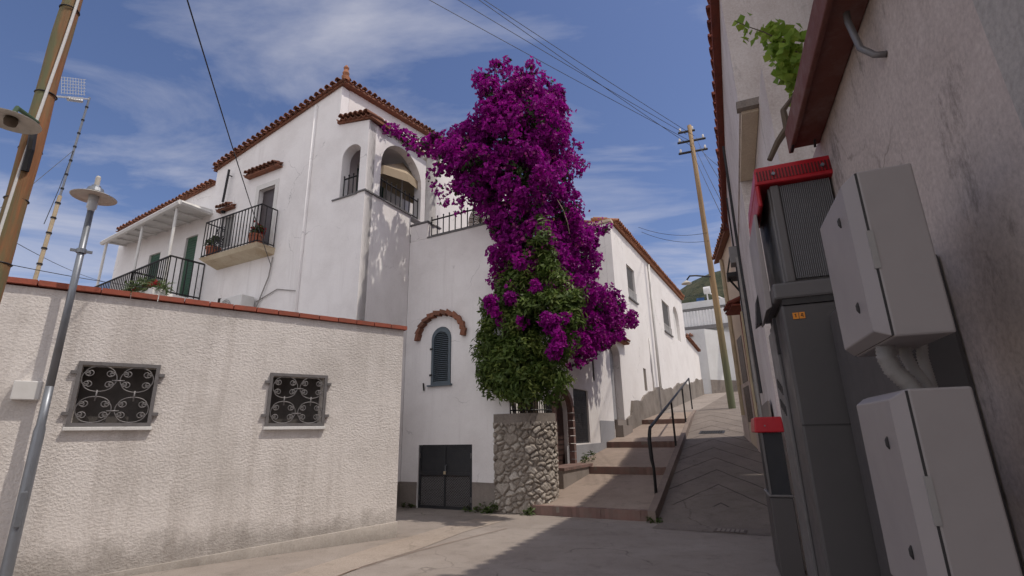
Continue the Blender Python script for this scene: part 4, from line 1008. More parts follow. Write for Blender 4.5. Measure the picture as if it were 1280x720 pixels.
def meter_box(label, z0, z1):
    s0, s1, t0, t1 = 1.36, 1.72, .36, .505
    t = thing('meter_box', label, 'meter box', Q(s0, t1, z0), 'white meter boxes on the right wall')
    m = MB(); m.box(Q, s0, s1, t0+.030, t1, z0, z1); m.build('casing', M['box'], t, bevel=.005)
    m = MB(); m.box(Q, s0+.001, s1-.001, t0+.026, t0+.031, z0+.004, z1-.004); m.build('seam', M['boxline'], t)
    m = MB(); m.hexa([Q(s0, t0+.0275, z0+.002), Q(s1, t0+.0275, z0+.002), Q(s1-.03, t0, z0+.02), Q(s0+.03, t0, z0+.02)], [Q(s0, t0+.0275, z1-.002), Q(s1, t0+.0275, z1-.002), Q(s1-.03, t0, z1-.02), Q(s0+.03, t0, z1-.02)]); d = m.build('lid', M['box'], t, bevel=.003)
    m = MB()
    zc = (z0+z1)/2
    for zz in (zc-.115, zc+.115):
        MB().tube([Q(s0+.1, t0-.001, zz-.014), Q(s0+.1, t0-.003, zz-.006), Q(s0+.1, t0-.003, zz+.006), Q(s0+.1, t0-.001, zz+.014)], [.0015, .004, .004, .0015], 6).build('lock', M['boxline'], d)
    m = MB(); m.box(Q, s0-.002, s0+.004, t0+.023, t0+.036, zc-.045, zc+.05); m.build('hinge_clip', M['conduit'], t)
    m = MB(); m.hexa([Q(s1-.06, t1-.01, zc-.02), Q(s1-.03, t1-.01, zc-.02), Q(1.95, .56, zc-.02), Q(1.92, .56, zc-.02)], [Q(s1-.06, t1-.01, zc+.02), Q(s1-.03, t1-.01, zc+.02), Q(1.95, .56, zc+.02), Q(1.92, .56, zc+.02)]); m.build('bracket', M['cab'], t)
    return t
meter_box('upper white meter box with a bundle of conduits below it', 1.595, 2.01)
meter_box('lower white meter box under the conduit bundle', 1.02, 1.48)
def q_s(px, py, s): return on(px, py, s*DD, TT)
for k, (pp, r_) in enumerate((([(1106, 428), (1108, 447), (1117, 463), (1134, 478), (1146, 492)], .021), ([(1131, 428), (1133, 446), (1142, 462), (1155, 478), (1162, 492)], .014), ([(1152, 428), (1153, 446), (1158, 462), (1163, 478), (1167, 492)], .013))):
    S_ = 1.52+.06*k; c = [q_s(x, y, S_) for x, y in pp]; pts = []
    for i in range(40):
        f = i/39*(len(c)-1); a = min(int(f), len(c)-2); f -= a; pts.append(c[a]+(c[a+1]-c[a])*(f*f*(3-2*f)*.3+f*.7))
    rr = [r_*(1.0+.09*(1 if i % 2 else -1)) for i in range(40)]
    tag(MB().tube(pts, rr, 12).build('conduit', M['conduit'], smooth=True), ['thickest corrugated conduit between the two white meter boxes', 'middle corrugated conduit between the two white meter boxes', 'thinnest corrugated conduit between the two white meter boxes'][k], 'conduit', 'conduits between the meter boxes')

# cables and vine by the ledge
m = MB(); m.tube([q_s(1036, -30, 2.5), q_s(1020, 55, 2.6), q_s(1004, 125, 2.7), q_s(994, 165, 2.78), q_s(990, 190, 2.85)], .0075, 6); tag(m.build('hanging_cable', M['cable'], smooth=True), 'black cable hanging straight down to the red cabinet cap', 'cable')
m = MB(); m.tube([q_s(992, 148, 2.78), q_s(1000, 141, 2.78), q_s(1010, 146, 2.8), q_s(1017, 160, 2.82), q_s(1019, 184, 2.85)], .006, 6); tag(m.build('looped_cable', M['cable'], smooth=True), 'short curved black cable arching onto the red cabinet cap', 'cable')
t = thing('grape_vine', 'sprig of light green vine leaves above the red capped cabinet', 'vine', q_s(985, 190, 3.4))
m = MB(); S = 3.4
m.tube([q_s(962, 200, S), q_s(972, 178, S), q_s(984, 160, S), q_s(979, 138, S), q_s(990, 122, S)], [.018, .022, .026, .02, .012], 6)
m.tube([q_s(990, 122, S), q_s(1000, 100, S), q_s(1002, 70, S), q_s(982, 54, S), q_s(955, 40, S), q_s(934, 33, S), q_s(918, 26, S)], [.008, .006, .006, .005, .004, .003, .002], 5)
m.tube([q_s(984, 160, S), q_s(995, 150, S), q_s(1000, 165, S)], .008, 5)
m.build('stem', M['bark'], t)
cl = [(q_s(x, y, S+random.uniform(-.12, .12)), r*.0082) for x, y, r in ((990, 105, 14), (985, 90, 15), (975, 70, 14), (965, 62, 10), (992, 60, 12), (955, 48, 8), (978, 45, 9), (942, 38, 7), (930, 32, 5), (1000, 50, 8), (996, 118, 7), (968, 38, 6))]
V, n = leafcloud(cl, 330, .062, 1.0, .055, (.2, 1), fold=.3, upb=-.1, kdens=60); leafobj('leaves', M['vine'], V, n, t)

# ================================================================== RAILING OF THE STEPS
t = thing('stair_railing', 'dark iron handrail with four posts along the ramp side of the steps', 'railing', P(kerb_u(1)+.1, 1, .35))
tops = []
for k, v in enumerate((.95, 5.1, 8.9, 12.6)):
    uu = kerb_u(v)+.12; zb = .17*v+.15; hh = 1.17 if k == 0 else 1.16
    tops.append(np.array(P(uu, v, zb+hh)))
    if k == 0:
        pts = [P(uu, v, zb-.05), P(uu, v, zb+.45), P(uu+.01, v-.06, zb+.62), P(uu+.01, v-.1, zb+.95), P(uu, v-.06, zb+1.1), tops[0]]
        MB().tube(pts, [.028, .028, .036, .036, .032, .03], 8).build('post', M['iron'], t, smooth=True)
    else: MB().tube([P(uu, v, zb-.05), P(uu, v, zb+hh)], .027, 8).build('post', M['iron'], t)
MB().tube(tops, .03, 8).build('handrail', M['iron'], t)
# drains
def drain(px0, px1, py0, py1, v_hint, label, slots):
    def gp(px, py):
        r = ray(px, py); lo = None
        for _ in range(1):
            if v_hint < 0: tt = -EYE/r[2]; return CAM+r*tt
            rv = r[:2]@VV; cv = (CAM[:2]-C0)@VV; tt = (.17*cv-EYE)/(r[2]-.17*rv); return CAM+r*tt
    c = gp((px0+px1)/2, (py0+py1)/2); cu, cv = uv(c)
    wu, wv = (.22, .14) if v_hint < 0 else (.36, .25)
    z = lambda v: zg(v)+.012
    t = thing('drain_grate', label, 'drain', P(cu, cv, zg(cv)))
    MB().hexa([P(cu-wu, cv-wv, z(cv-wv)-.02), P(cu+wu, cv-wv, z(cv-wv)-.02), P(cu+wu, cv+wv, z(cv+wv)-.02), P(cu-wu, cv+wv, z(cv+wv)-.02)], [P(cu-wu, cv-wv, z(cv-wv)), P(cu+wu, cv-wv, z(cv-wv)), P(cu+wu, cv+wv, z(cv+wv)), P(cu-wu, cv+wv, z(cv+wv))]).build('frame', M['iron'] if v_hint > 0 else plain('rusted_cover', (.10, .075, .065), .8, var=.5, scale=9), t)
    m = MB()
    for k in range(slots):
        a = cu-wu*.85+1.7*wu*(k+.2)/slots; b = a+1.7*wu*.72/slots
        m.add([P(a, cv-wv*.8, z(cv-wv*.8)+.004), P(b, cv-wv*.8, z(cv-wv*.8)+.004), P(b, cv+wv*.8, z(cv+wv*.8)+.004), P(a, cv+wv*.8, z(cv+wv*.8)+.004)], [(0, 1, 2, 3)])
    m.build('slots', M['dark'] if v_hint > 0 else M['dado'], t, fix=False)
drain(876, 904, 538, 543, 8, 'slotted drain grate up the sloping ramp', 9)
drain(897, 930, 660, 669, -1, 'small square drain cover at the foot of the ramp', 6)

# ================================================================== PLANTER OF RUBBLE STONE
pl = thing('stone_planter', 'rounded rubble stone planter at the house corner', 'planter', P(-.4, .5, 0))
# plan of the planter: short straight face, a quarter round, then straight up the alley
PCU, PCV, PR = -.45, .5, .55
L1, L2, L3 = .49, PR*R(165), 0.0
def ppath(d, off=0.0):
    r_ = PR+off
    if d < L1: return (.04-d, PCV-r_)
    if d < L1+L2: a = (d-L1)/PR; return (PCU-r_*math.sin(a), PCV-r_*math.cos(a))
    return (PCU-r_, PCV+d-L1-L2)
PL = L1+L2+L3
def stone_wall():
    z0, z1 = -.1, 1.64
    seeds = []; rs = np.random.default_rng(5); big = []
    tries = 0; Lr = PL
    while tries < 5200:      # stones of very mixed size, packed by dart throwing
        tries += 1; rad = rs.choice([.055, .075, .10, .135], p=[.38, .3, .2, .12]) if tries < 2600 else .045
        x, z = rs.uniform(-.05, Lr+.05), rs.uniform(z0, z1)
        if all((x-a)**2*.75+((z-b)*1.2)**2 > ((rad+c)*.92)**2 for a, b, c in big): big.append((x, z, rad)); seeds.append((x, z, rs.uniform(0, 1)**1.3, rs.uniform(.5, 1.25), rad))
    S = np.array(seeds); NX, NZ = 330, 200
    xs = np.linspace(0, Lr, NX); zs = np.linspace(z0, z1, NZ); X, Z = np.meshgrid(xs, zs)
    wob = .018*np.sin(X*23+Z*9)+.014*np.sin(Z*31-X*13)+.008*np.sin(X*61+Z*47)
    d = np.sqrt(((X+wob)[..., None]-S[:, 0])**2*.8+(((Z+wob*.8)[..., None]-S[:, 1])*1.2)**2)-S[:, 4]*.9
    o = np.argsort(d, axis=2)[..., :2]; d1 = np.take_along_axis(d, o[..., :1], 2)[..., 0]; d2 = np.take_along_axis(d, o[..., 1:2], 2)[..., 0]
    e = np.clip((d2-d1-.012)/.055, 0, 1)*np.clip((.07-d1)/.05, 0, 1)
    hgt = e**.55*.05*S[o[..., 0], 3]+.005*np.sin(X*80+Z*20)*np.sin(Z*70)*e+.003*np.sin(X*140)*np.sin(Z*120)
    m = MB(); col = []
    for j in range(NZ):
        for i in range(NX):
            p = ppath(xs[i], hgt[j, i]-.03); m.v.append(P(p[0], p[1], zs[j])); col.append((.2+.8*S[o[j, i, 0], 2])*(e[j, i]**.6)+.12*(1-e[j, i]))
    for j in range(NZ-1):
        for i in range(NX-1): m.f.append((j*NX+i, j*NX+i+1, (j+1)*NX+i+1, (j+1)*NX+i))
    ob = m.build('stone_wall', M['stone'], pl, smooth=True, fix=True)
    at = ob.data.color_attributes.new('stone', 'FLOAT_COLOR', 'POINT')
    at.data.foreach_set('color', np.array([(c, c, c, 1) for c in col], dtype=np.float32).ravel())
stone_wall()
m = MB(); ds = np.linspace(0, PL, 40)
for a, b in zip(ds[:-1], ds[1:]):
    q = [ppath(a, .0), ppath(b, .0), ppath(b, -.14), ppath(a, -.14)]; m.hexa([P(x, y, 1.6) for x, y in q], [P(x, y, 1.80) for x, y in q])
m.build('rim', M['dado'], pl)
m = MB()
for d in np.linspace(.03, PL, 34): q = np.array(P(*ppath(d, -.07), 1.8)); m.tube([q, q+(0, 0, .28)], .010, 4)
for zz in (1.86, 2.06): m.tube([P(*ppath(d, -.07), zz) for d in ds], .014, 5)
m.build('planter_fence', M['iron'], pl)
m = MB(); m.add([P(-.02, PCV-PR+.14, 1.70), P(PCU, PCV-PR+.14, 1.70), P(PCU-PR+.14, PCV, 1.70), P(PCU, PCV+PR-.14, 1.70), P(-.29, PCV+PR-.14, 1.70)], [(0, 1, 2, 3, 4)]); m.build('soil', M['bark'], pl, fix=False)

# ================================================================== PLANTS
bg = thing('bougainvillea', 'huge magenta bougainvillea spilling over the terrace and down the wall', 'bougainvillea', P(-.3, .6, 1.7))
GROW = 1.16
def cl_v(lst, v, k=1.0):
    out = []
    for x, y, r in lst:
        p = on_v(x, y, v); rng = np.linalg.norm((p-CAM)); out.append((p, r*rng/640*k*GROW))
    return out
def cl_u(lst, u, k=1.0):
    out = []
    for x, y, r in lst:
        p = on_u(x, y, u); rng = np.linalg.norm((p-CAM)); out.append((p, r*rng/640*k*GROW))
    return out
bl = cl_v([(650, 128, 32), (622, 122, 26), (668, 150, 36), (620, 160, 34), (640, 180, 48), (590, 184, 28), (566, 178, 18), (655, 225, 50), (605, 220, 42), (588, 212, 22), (648, 270, 38), (638, 315, 24), (660, 320, 40), (628, 350, 16), (655, 350, 30), (603, 108, 9), (628, 88, 7), (612, 97, 5), (622, 83, 6), (612, 250, 18), (630, 285, 18), (662, 86, 6), (597, 94, 5), (640, 98, 10), (634, 76, 4)], -.15)
bl += cl_v([(596, 205, 24), (578, 188, 18), (549, 180, 14), (530, 183, 11), (564, 196, 14), (552, 211, 8), (540, 222, 5), (549, 236, 5), (572, 238, 9), (590, 234, 14), (556, 250, 4), (575, 258, 5)], -.85)
bl += cl_v([(513, 175, 9), (499, 169, 9), (484, 163, 8), (474, 160, 6), (521, 186, 6)], -1.0)
bl += cl_u([(681, 130, 24), (695, 168, 20), (683, 190, 34), (703, 160, 9), (691, 225, 32), (707, 208, 9), (713, 198, 6), (700, 270, 34), (713, 258, 16), (706, 310, 30), (724, 300, 18), (735, 330, 18), (700, 350, 30), (722, 360, 26), (745, 378, 26), (765, 392, 22), (780, 398, 10), (750, 405, 24), (730, 415, 24), (745, 428, 16), (762, 415, 16), (722, 440, 14), (712, 425, 16), (745, 284, 8), (757, 288, 6), (735, 288, 9), (720, 455, 7), (724, 202, 5), (696, 122, 10), (654, 96, 8), (662, 104, 10), (683, 106, 7), (709, 138, 6), (720, 182, 5), (677, 96, 4), (729, 205, 4), (772, 372, 6), (790, 404, 6)], -.85)
bl = [(c, r_*(.80 if c[2] > 6.5 else .90)) for c, r_ in bl]
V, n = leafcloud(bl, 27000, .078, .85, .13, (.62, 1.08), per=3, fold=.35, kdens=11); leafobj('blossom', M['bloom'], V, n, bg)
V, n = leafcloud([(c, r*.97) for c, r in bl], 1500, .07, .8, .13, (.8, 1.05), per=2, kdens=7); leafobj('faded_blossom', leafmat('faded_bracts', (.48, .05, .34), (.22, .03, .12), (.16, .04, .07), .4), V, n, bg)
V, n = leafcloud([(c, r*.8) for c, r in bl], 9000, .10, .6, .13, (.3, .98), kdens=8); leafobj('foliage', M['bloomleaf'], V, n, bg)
# the few magenta sprays hanging in front of the shrub
sp_ = cl_v([(683, 398, 8), (690, 408, 9), (697, 420, 8), (695, 434, 8), (690, 442, 6), (612, 375, 7), (618, 388, 5)], -.95)
V, n = leafcloud([(c, r*.7) for c, r in sp_]+[(c, r*.5) for c, r in cl_v([(640, 372, 9), (655, 402, 7), (625, 400, 6), (668, 355, 8), (705, 398, 6)], -.75)], 800, .065, .85, .10, (.2, 1.3), per=3, kdens=26); leafobj('hanging_spray', M['bloom'], V, n, bg)
m = MB()
for k in range(5):
    a = random.uniform(-.12, .1); pts = [P(-.55+a, .6, 1.6), P(-.6+a*1.5, .5, 3.2), P(-.7+a*2.5, .4+a, 5.0), P(-.6+a*3, .35, 7.0), P(-.7+a*4, .3, 8.4)]
    m.tube(pts, [.07, .06, .05, .035, .015], 6)
m.build('trunk', M['bark'], bg)
m = MB(); rt_ = random.Random(3)
for c, r_ in bl[::3]:
    d = np.array([rt_.uniform(-1, 1), rt_.uniform(-1, .2), rt_.uniform(-.2, 1)]); d /= np.linalg.norm(d); a = np.array(c)+d*r_*.5; m.tube([a, a+d*r_*.45+(0, 0, .03), a+d*r_*.8+(0, 0, -.02)], [.008, .006, .003], 4)
m.build('twigs', M['bark'], bg)
m = MB(); m.tube([on_v(712, 292, -.7), on_v(709, 276, -.85), on_v(704, 262, -.85), on_v(697, 250, -.7)], [.006, .006, .005, .004], 5); m.build('bare_stem', plain('dry_stem', (.30, .24, .17), .9), bg)

sh = thing('laurel_shrub', 'dense green evergreen shrub growing from the stone planter', 'shrub', P(-.2, .5, 1.7))
gl = cl_v([(655, 474, 30), (632, 468, 24), (625, 452, 24), (660, 450, 36), (618, 425, 18), (642, 415, 32), (690, 435, 22), (700, 405, 22), (668, 392, 32), (700, 378, 24), (640, 378, 22), (690, 468, 20), (612, 470, 12), (650, 350, 18), (668, 340, 16), (676, 300, 12), (680, 322, 12), (678, 285, 9), (655, 322, 8), (622, 476, 13), (675, 480, 17), (712, 370, 12), (645, 480, 17), (608, 440, 13), (606, 470, 10), (700, 478, 10), (716, 400, 10), (612, 400, 12), (618, 380, 12), (606, 418, 9), (632, 358, 14), (700, 352, 14), (716, 384, 12), (690, 335, 9), (645, 332, 9), (604, 452, 8), (610, 488, 8), (632, 493, 9), (660, 496, 10), (686, 493, 9), (704, 470, 9), (712, 425, 9), (722, 372, 7)], -.38, .78)
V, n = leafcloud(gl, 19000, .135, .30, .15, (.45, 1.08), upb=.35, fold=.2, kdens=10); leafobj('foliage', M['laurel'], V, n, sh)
V, n = leafcloud([(c, r*1.04) for c, r in gl], 4200, .115, .28, .11, (.8, 1.12), upb=.6, fold=.2, kdens=4); leafobj('new_growth', M['laurelnew'], V, n, sh)
m = MB()
for k in range(7):
    a = random.uniform(-.3, .2); m.tube([P(-.5+a*.4, .4, 1.6), P(-.5+a*.8, .1, 2.4), P(-.5+a*1.0, -.15, 3.1), P(-.5+a*1.2, -.25, 3.7)], [.045, .04, .03, .012], 5)
m.build('trunk', M['bark'], sh)
# weeds at the wall feet
def weeds(pts, label, n=60, r=.09):
    V, k = leafcloud([(p, r) for p in pts], n, .09, .3, .06, (.1, 1), upb=.8); tag(leafobj('weed', M['weed'], V, k), label, 'weed')
weeds([P(.15, -.08, .05), P(.05, -.12, .1), P(.28, -.06, .04)], 'tuft of weeds at the corner between dado and stone planter', 120)
weeds([P(-.72, -.05, .05), P(-.6, -.07, .03)], 'small weed at the foot of the first brick step', 70, .06)
weeds([P(.45, -.08, .02), P(.62, -.05, .02)], 'weed patch between the charcoal gate and the stone planter', 60, .06)
weeds([P(2.2, -.08, .03), P(2.02, -.06, .02)], 'weed patch between the charcoal gate and the boundary wall', 60, .06)
weeds([P(-.55, 3.3, .78), P(-.6, 3.7, .85), P(-.5, 3.5, .85)], 'dry weeds beside the black cellar door step', 110, .1)
weeds([P(-3.0, -.05, .02), P(-2.9, -.1, .02)], 'tiny weeds at the low end of the kerb', 50, .05)

# ================================================================== POLES, LAMPS, AERIALS, WIRES
# wooden pole, near left
pb = far(47, 156, 6.0); t = thing('wooden_pole', 'thick weathered wooden pole with a pale cable strapped to it', 'pole', (pb[0], pb[1], 0))
m = MB(); zs = np.linspace(-.2, 9.5, 40)
m.tube([(pb[0]+.012*math.sin(z*2.1), pb[1]+.01*math.sin(z*1.3), z) for z in zs], [.088-.0025*z+.004*math.sin(z*5) for z in zs], 16); m.build('shaft', M['polewood'], t, smooth=True)
rside = np.array([_rt[0], _rt[1]]) if False else np.array([.70, .71]); tow = -np.array(pb[:2])/np.linalg.norm(pb[:2]); side = np.array([-tow[1], tow[0]])
if side[0] < 0: side = -side
m = MB(); pts = []
for z in np.linspace(1.5, 9, 60):
    a = .6*math.sin((z-4.6)*.8); q = np.array(pb[:2])+(tow*math.cos(a)+side*math.sin(a))*.086; pts.append((q[0], q[1], z))
m.tube(pts, .012, 8); m.build('strapped_cable', M['trim'], t, smooth=True)
for z in (2.9, 3.5, 4.0, 4.6, 5.6): MB().tube([(pb[0]+(.091-.0025*z)*math.cos(a), pb[1]+(.091-.0025*z)*math.sin(a), z) for a in np.linspace(0, 2*math.pi, 17)[:-1]], .007, 5, closed=True).build('steel_band', M['iron'], t)
m = MB(); q0 = np.array(pb)+(*(tow*.10), 0); m.tube([(q0[0], q0[1], 3.75), (q0[0]+.02, q0[1]-.02, 3.95), (q0[0]-.02, q0[1], 4.15)], .03, 6); m.build('old_bracket', M['iron'], t)
# lamp on the pole
lc = far(14, 150, 5.7); t = thing('pole_lamp', 'round enamel dish lamp hung on the near wooden pole', 'street lamp', lc)
m = MB(); rL = .2
m.lathe((lc[0], lc[1], lc[2]), [(.02, .07), (.05, .05), (rL*.8, .012), (rL, -.008), (rL*.99, -.014), (rL*.75, .002), (.055, .016), (.02, .03)], 28); m.build('shade', M['lampwhite'], t, smooth=False)
m = MB(); m.lathe((lc[0], lc[1], lc[2]), [(.012, -.06), (.04, -.05), (.048, -.01), (.04, .03)], 14); m.build('bulb_holder', M['bark'], t, smooth=True)
m = MB(); m.tube([(lc[0], lc[1], lc[2]+.05), (lc[0]+.01, lc[1]+.01, lc[2]+.13), (pb[0]+tow[0]*.07, pb[1]+tow[1]*.07, lc[2]+.16)], .02, 8); m.build('bracket', plain('green_bracket', (.05, .10, .05), .6, var=.5), t)
t.rotation_euler = Vector((-lc[0], -lc[1], 0)).normalized().cross(Vector((0, 0, 1))).normalized()*R(-14) if False else (0, 0, 0)

# steel lamp post by the wall
lp = WL(4.12, .17, 0); t = thing('lamp_post', 'grey steel lamp post with disc shade in front of the boundary wall', 'street lamp', lp)
m = MB(); m.tube([(lp[0], lp[1], z) for z in (-.1, .0, 1.55, 1.6, 2.0)], [.053, .051, .049, .039, .038], 16); m.tube([(lp[0], lp[1], 1.98), (lp[0], lp[1], 4.05)], [.038, .032], 16); m.build('post', M['steel'], t, smooth=True)
m = MB(); m.box(WL, 4.095, 4.145, .20, .236, .62, .95); m.build('access_door', M['steel'], t, bevel=.005)
m = MB(); m.tube([(lp[0], lp[1], 3.52), (lp[0], lp[1], 3.57)], .048, 14); m.box(WL, 4.02, 4.22, .158, .182, 3.53, 3.56); m.build('clamp', M['steel'], t)
m = MB(); m.lathe((lp[0], lp[1], 4.05), [(.035, 0), (.038, .03), (.05, .04), (.053, .2), (.04, .21)], 14); m.build('lamp_glass', M['glass'], t, smooth=True)
m = MB(); m.lathe((lp[0], lp[1], 4.25), [(.04, 0), (.18, -.012), (.222, -.028), (.226, -.022), (.185, .0), (.085, .04), (.07, .09), (.045, .10), (.04, .12), (.026, .13), (.026, .24), (.018, .26)], 32); m.build('disc_shade', M['lampwhite'], t)
m = MB(); m.lathe((lp[0], lp[1], 4.25), [(.092, .045), (.075, .095), (.05, .105), (.045, .13)], 20); m.build('shade_neck', M['steel'], t)

# antenna mast behind the wall
ma = far(45, 345, 10.5); mb_ = far(112, 122, 10.5)
t = thing('antenna_mast', 'tall guyed antenna mast rising behind the boundary wall', 'antenna', (ma[0], ma[1], 0))
a_, b_ = np.array(ma), np.array(mb_); base = a_+(a_-b_)*(a_[2]/(b_[2]-a_[2]))
mid = a_+(b_-a_)*.42
MB().tube([base, mid], .028, 8).build('lower_mast', M['cream_pipe'], t); MB().tube([mid-(b_-a_)*.03, b_], .016, 8).build('upper_mast', M['steel'], t)
m = MB()
for k in range(12):
    q = a_+(b_-a_)*(.06+.08*k); m.tube([q-(b_-a_)*.004, q+(b_-a_)*.004], .024 if k > 4 else .038, 8)
m.build('mast_clamp', M['iron'], t)
m = MB(); p2 = np.array(far(60, 120, 10.2)); p1 = b_+(0, 0, -.03); m.tube([p1, p2], .014, 5); ax_ = (p2-p1)/np.linalg.norm(p2-p1); per_ = np.cross(ax_, (0, 0, 1)); per_ /= np.linalg.norm(per_)
for k in range(15): q = p1+(p2-p1)*(.12+.88*k/14); m.tube([q-per_*.11+(0, 0, -.04), q+per_*.11+(0, 0, .05)], .006, 4)
for sg in (1,):     # open-mesh reflector behind the boom
    for k in range(9): q0 = p1+(p2-p1)*(.15+.07*k); m.tube([q0+(0, 0, .06), q0+(0, 0, .42)+per_*.1], .005, 3)
    for k in range(6): m.tube([p1+(p2-p1)*.13+(0, 0, .08+.065*k)+per_*.015*k, p1+(p2-p1)*.72+(0, 0, .08+.065*k)+per_*.015*k], .005, 3)
m.tube([p1+ax_*.12+(0, 0, -.05), p1+ax_*.36+(0, 0, -.03)], .035, 6)
m.build('aerial', plain('aluminium', (.5, .5, .5), .4, .4), t)
m = MB(); g1 = a_+(b_-a_)*.68
for e_ in (far(-60, 300, 9), far(55, 280, 9.5)): m.tube([g1, (np.array(e_)+g1)/2+(0, 0, -.1), e_], .005, 4)
m.build('guy_wire', M['cable'], t)

# pole at the top of the alley
ap = np.array(P(-3.06, 13.9, zg(13.9))); tp = far(861.5, 157, np.hypot(ap[0], ap[1])-.3)
t = thing('utility_pole', 'slender wooden utility pole with three crossarms standing in the alley', 'pole', ap)
axis = (np.array(tp)-ap); m = MB(); m.tube([ap-(0, 0, .2)]+[ap+axis*f for f in (0, .25, .5, .75, 1)], [.15, .145, .135, .12, .105, .095], 12); m.build('shaft', M['alleypole'], t, smooth=True)
for k, f in enumerate((.978, .938, .895)):
    c = ap+axis*f; d = np.array(list(UU)+[0])*.0+np.array([.93, -.1, .12]); d /= np.linalg.norm(d); wd = (.62, .72, .74)[k]
    cl_ = c-d*wd*.9; cr_ = c+d*wd*(.35 if k == 0 else .9)
    o = MB().tube([cl_, cr_], .055, 6).build('crossarm', M['iron'], t)
    m = MB()
    for q in (cl_+d*.1, cr_-d*.1): MB().lathe(q, [(.03, .04), (.05, .08), (.05, .18), (.03, .22)], 8).build('insulator', M['trim'], o)
# street lamp on an arm
t = thing('alley_lamp', 'small street lamp on a curved arm fixed to the alley utility pole', 'street lamp', far(886, 347, 22))
P0 = far(888, 346, 22.6); m = MB(); m.tube([P0, far(870, 344.5, 22.2), far(862, 345, 22), far(858.5, 350, 22)], .035, 6); m.build('arm', M['iron'], t, smooth=True)
m = MB(); q = far(858, 353, 22); m.lathe(q, [(.04, .08), (.08, .05), (.22, -.05), (.21, -.065), (.06, .0), (.04, -.02)], 14); m.build('shade', M['lampwhite'], t)
# wires
def wire(a, b, r, label, group=None, sag=.3, n=14, cat='wire'):
    a, b = np.array(a, float), np.array(b, float); pts = [a+(b-a)*k/n-np.array([0, 0, sag*4*(k/n)*(1-k/n)]) for k in range(n+1)]
    return tag(MB().tube(pts, r, 5, caps=True).build('overhead_wire', M['cable']), label, cat, group)
pole_r = np.hypot(ap[0], ap[1])-.3
W_ends = [((862, 176), (536, -4)), ((858, 168), (572, -4)), ((866, 184), (598, -4)), ((868, 170), (606, -3))]
labs = ['lowest overhead wire crossing the sky to the alley pole', 'second lowest overhead wire crossing the sky to the alley pole', 'third overhead wire crossing the sky to the alley pole', 'uppermost overhead wire crossing the sky to the alley pole']
for (a, b), lb in zip(W_ends, labs):
    A_ = np.array(far(*a, pole_r)); B_ = np.array(far(*b, 13.0)); B2 = A_+(B_-A_)*1.6
    wire(A_, B2, .011, lb, 'wires over the house', .12)
for i, (a, b) in enumerate((((866, 178), (907, 262)), ((870, 172), (906, 235)), ((864, 186), (910, 285)), ((874, 184), (905, 212)))):
    wire(far(*a, pole_r), np.array(far(*b, 11.5)), .008, ['second', 'third', 'lowest', 'uppermost'][i]+' of the thin wires slanting from the alley pole to the peeling house eave', 'service wires to the right house', .1)
for i, (a, b) in enumerate((((884, 291), (798, 284)), ((886, 301), (802, 290)))):
    wire(far(*a, pole_r), on_u(b[0], b[1], -.3+.35), .010, ['upper', 'lower'][i]+' wire from the alley pole to the grey shuttered house roof', 'wires to the neighbouring house', .25)
wire(P(5.18, VA-.05, 5.35), far(228, -20, 5.0), .008, 'single black cable dropping from the sky to the white house balcony', None, .05)
wire(far(-30, 322, 8.8), P(8.3, -2.3, 5.1), .006, 'thin wire low over the boundary wall coping', None, .05)
wire(P(12.9, VA+.1, 6.2), far(-40, 268, 8.5), .005, 'thin wire from the house wing to the left edge', None, .15)

# ================================================================== CAMERA, SUN, SKY
cam = bpy.data.cameras.new('Camera'); co = bpy.data.objects.new('Camera', cam); COL.objects.link(co)
from mathutils import Matrix
X = (_rt[0], _fw[0], _up[0]); Y = (_rt[1], _fw[1], _up[1]); Z = (-_rt[2], -_fw[2], -_up[2])
mw = Matrix(((X[0], Y[0], Z[0], 0), (X[1], Y[1], Z[1], 0), (X[2], Y[2], Z[2], EYE), (0, 0, 0, 1))); co.matrix_world = mw
cam.sensor_width = 36; cam.lens = FPX/1280*36; cam.clip_start = .05; cam.clip_end = 3000
scene.camera = co

SUN_AZ, SUN_EL = 105.0, 62.5
sd = bpy.data.lights.new('Sun', 'SUN'); so = bpy.data.objects.new('Sun', sd); COL.objects.link(so)
sd.energy = 2.8; sd.angle = R(.8); sd.color = (1.0, .92, .82)
sv = Vector((math.sin(R(SUN_AZ))*math.cos(R(SUN_EL)), math.cos(R(SUN_AZ))*math.cos(R(SUN_EL)), math.sin(R(SUN_EL))))
so.rotation_euler = sv.to_track_quat('Z', 'Y').to_euler(); so.location = (20, -5, 30)
wd = bpy.data.worlds.new('World'); scene.world = wd; wd.use_nodes = True
nt = wd.node_tree; bgn = nt.nodes['Background']
sky = N(nt, 'ShaderNodeTexSky', sky_type='NISHITA'); sky.sun_disc = False; sky.sun_elevation = R(SUN_EL); sky.sun_rotation = R(SUN_AZ)
sky.air_density = 1.0; sky.dust_density = .8; sky.ozone_density = 2.0
tc = N(nt, 'ShaderNodeTexCoord'); sx = N(nt, 'ShaderNodeSeparateXYZ'); L(nt, tc.outputs['Generated'], sx.inputs[0])
zc = math_n(nt, 'MAXIMUM', sx.outputs[2], .06)
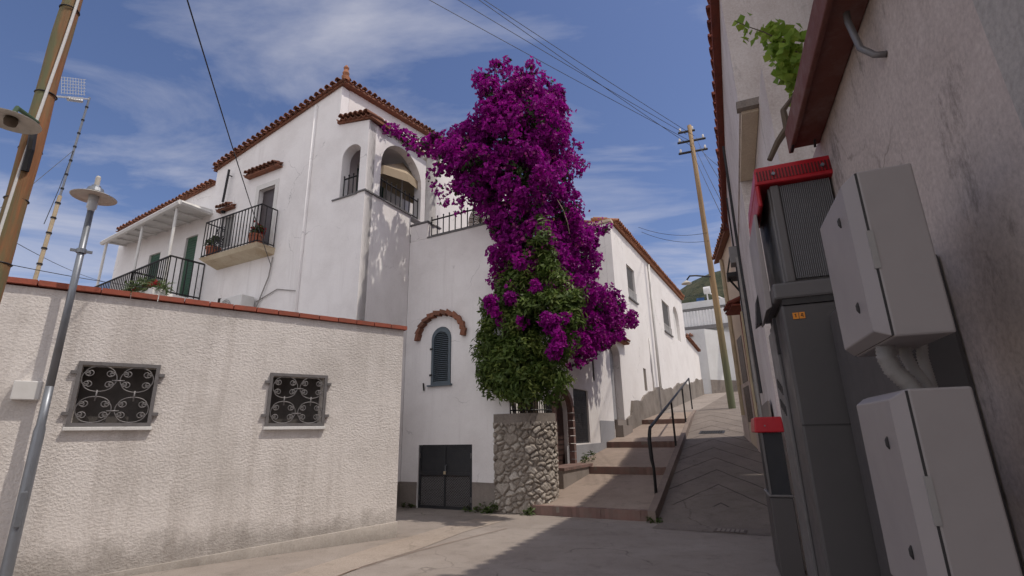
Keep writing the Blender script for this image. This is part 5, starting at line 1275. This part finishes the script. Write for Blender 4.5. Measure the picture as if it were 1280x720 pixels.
cx = N(nt, 'ShaderNodeCombineXYZ'); L(nt, math_n(nt, 'DIVIDE', sx.outputs[0], zc), cx.inputs[0]); L(nt, math_n(nt, 'DIVIDE', sx.outputs[1], zc), cx.inputs[1])
mp = N(nt, 'ShaderNodeMapping'); mp.inputs['Rotation'].default_value = (0, 0, R(62)); mp.inputs['Scale'].default_value = (.9, 1.9, 1); mp.inputs['Location'].default_value = (3.4, .35, 0)
L(nt, cx.outputs[0], mp.inputs['Vector'])
n1 = N(nt, 'ShaderNodeTexNoise'); n1.inputs['Scale'].default_value = .75; n1.inputs['Detail'].default_value = 9; n1.inputs['Roughness'].default_value = .58; n1.inputs['Distortion'].default_value = .45
L(nt, mp.outputs[0], n1.inputs['Vector'])
cl = ramp(nt, n1.outputs['Fac'], .45, .72)
clf = math_n(nt, 'MULTIPLY', cl, .72)
SKYK = .125
skyc = mix(nt, 1.0, sky.outputs['Color'], (.80, .78, .92, 1), 'MULTIPLY')
final = mix(nt, clf, skyc, (5.6, 5.5, 5.9, 1))
# unseen bright cloud added behind the camera to fill light onto facing walls
n2_ = N(nt, 'ShaderNodeTexNoise'); n2_.inputs['Scale'].default_value = 3.2; n2_.inputs['Detail'].default_value = 7; L(nt, tc.outputs['Generated'], n2_.inputs['Vector'])
fill_bank = ramp(nt, math_n(nt, 'ADD', math_n(nt, 'MULTIPLY', sx.outputs[1], -1.0), math_n(nt, 'MULTIPLY', math_n(nt, 'SUBTRACT', n2_.outputs['Fac'], .5), .6)), .02, .30)
final = mix(nt, math_n(nt, 'MULTIPLY', fill_bank, .85), final, (8.3, 8.1, 8.3, 1))
L(nt, final, bgn.inputs['Color']); bgn.inputs['Strength'].default_value = SKYK

scene.view_settings.view_transform = 'Standard'; scene.view_settings.look = 'None'; scene.view_settings.exposure = 0; scene.view_settings.gamma = 1
scene.render.engine = 'CYCLES'; scene.cycles.max_bounces = 4; scene.cycles.diffuse_bounces = 3; scene.cycles.use_adaptive_sampling = True; scene.cycles.adaptive_threshold = .025; scene.cycles.transmission_bounces = 2; scene.cycles.use_denoising = True
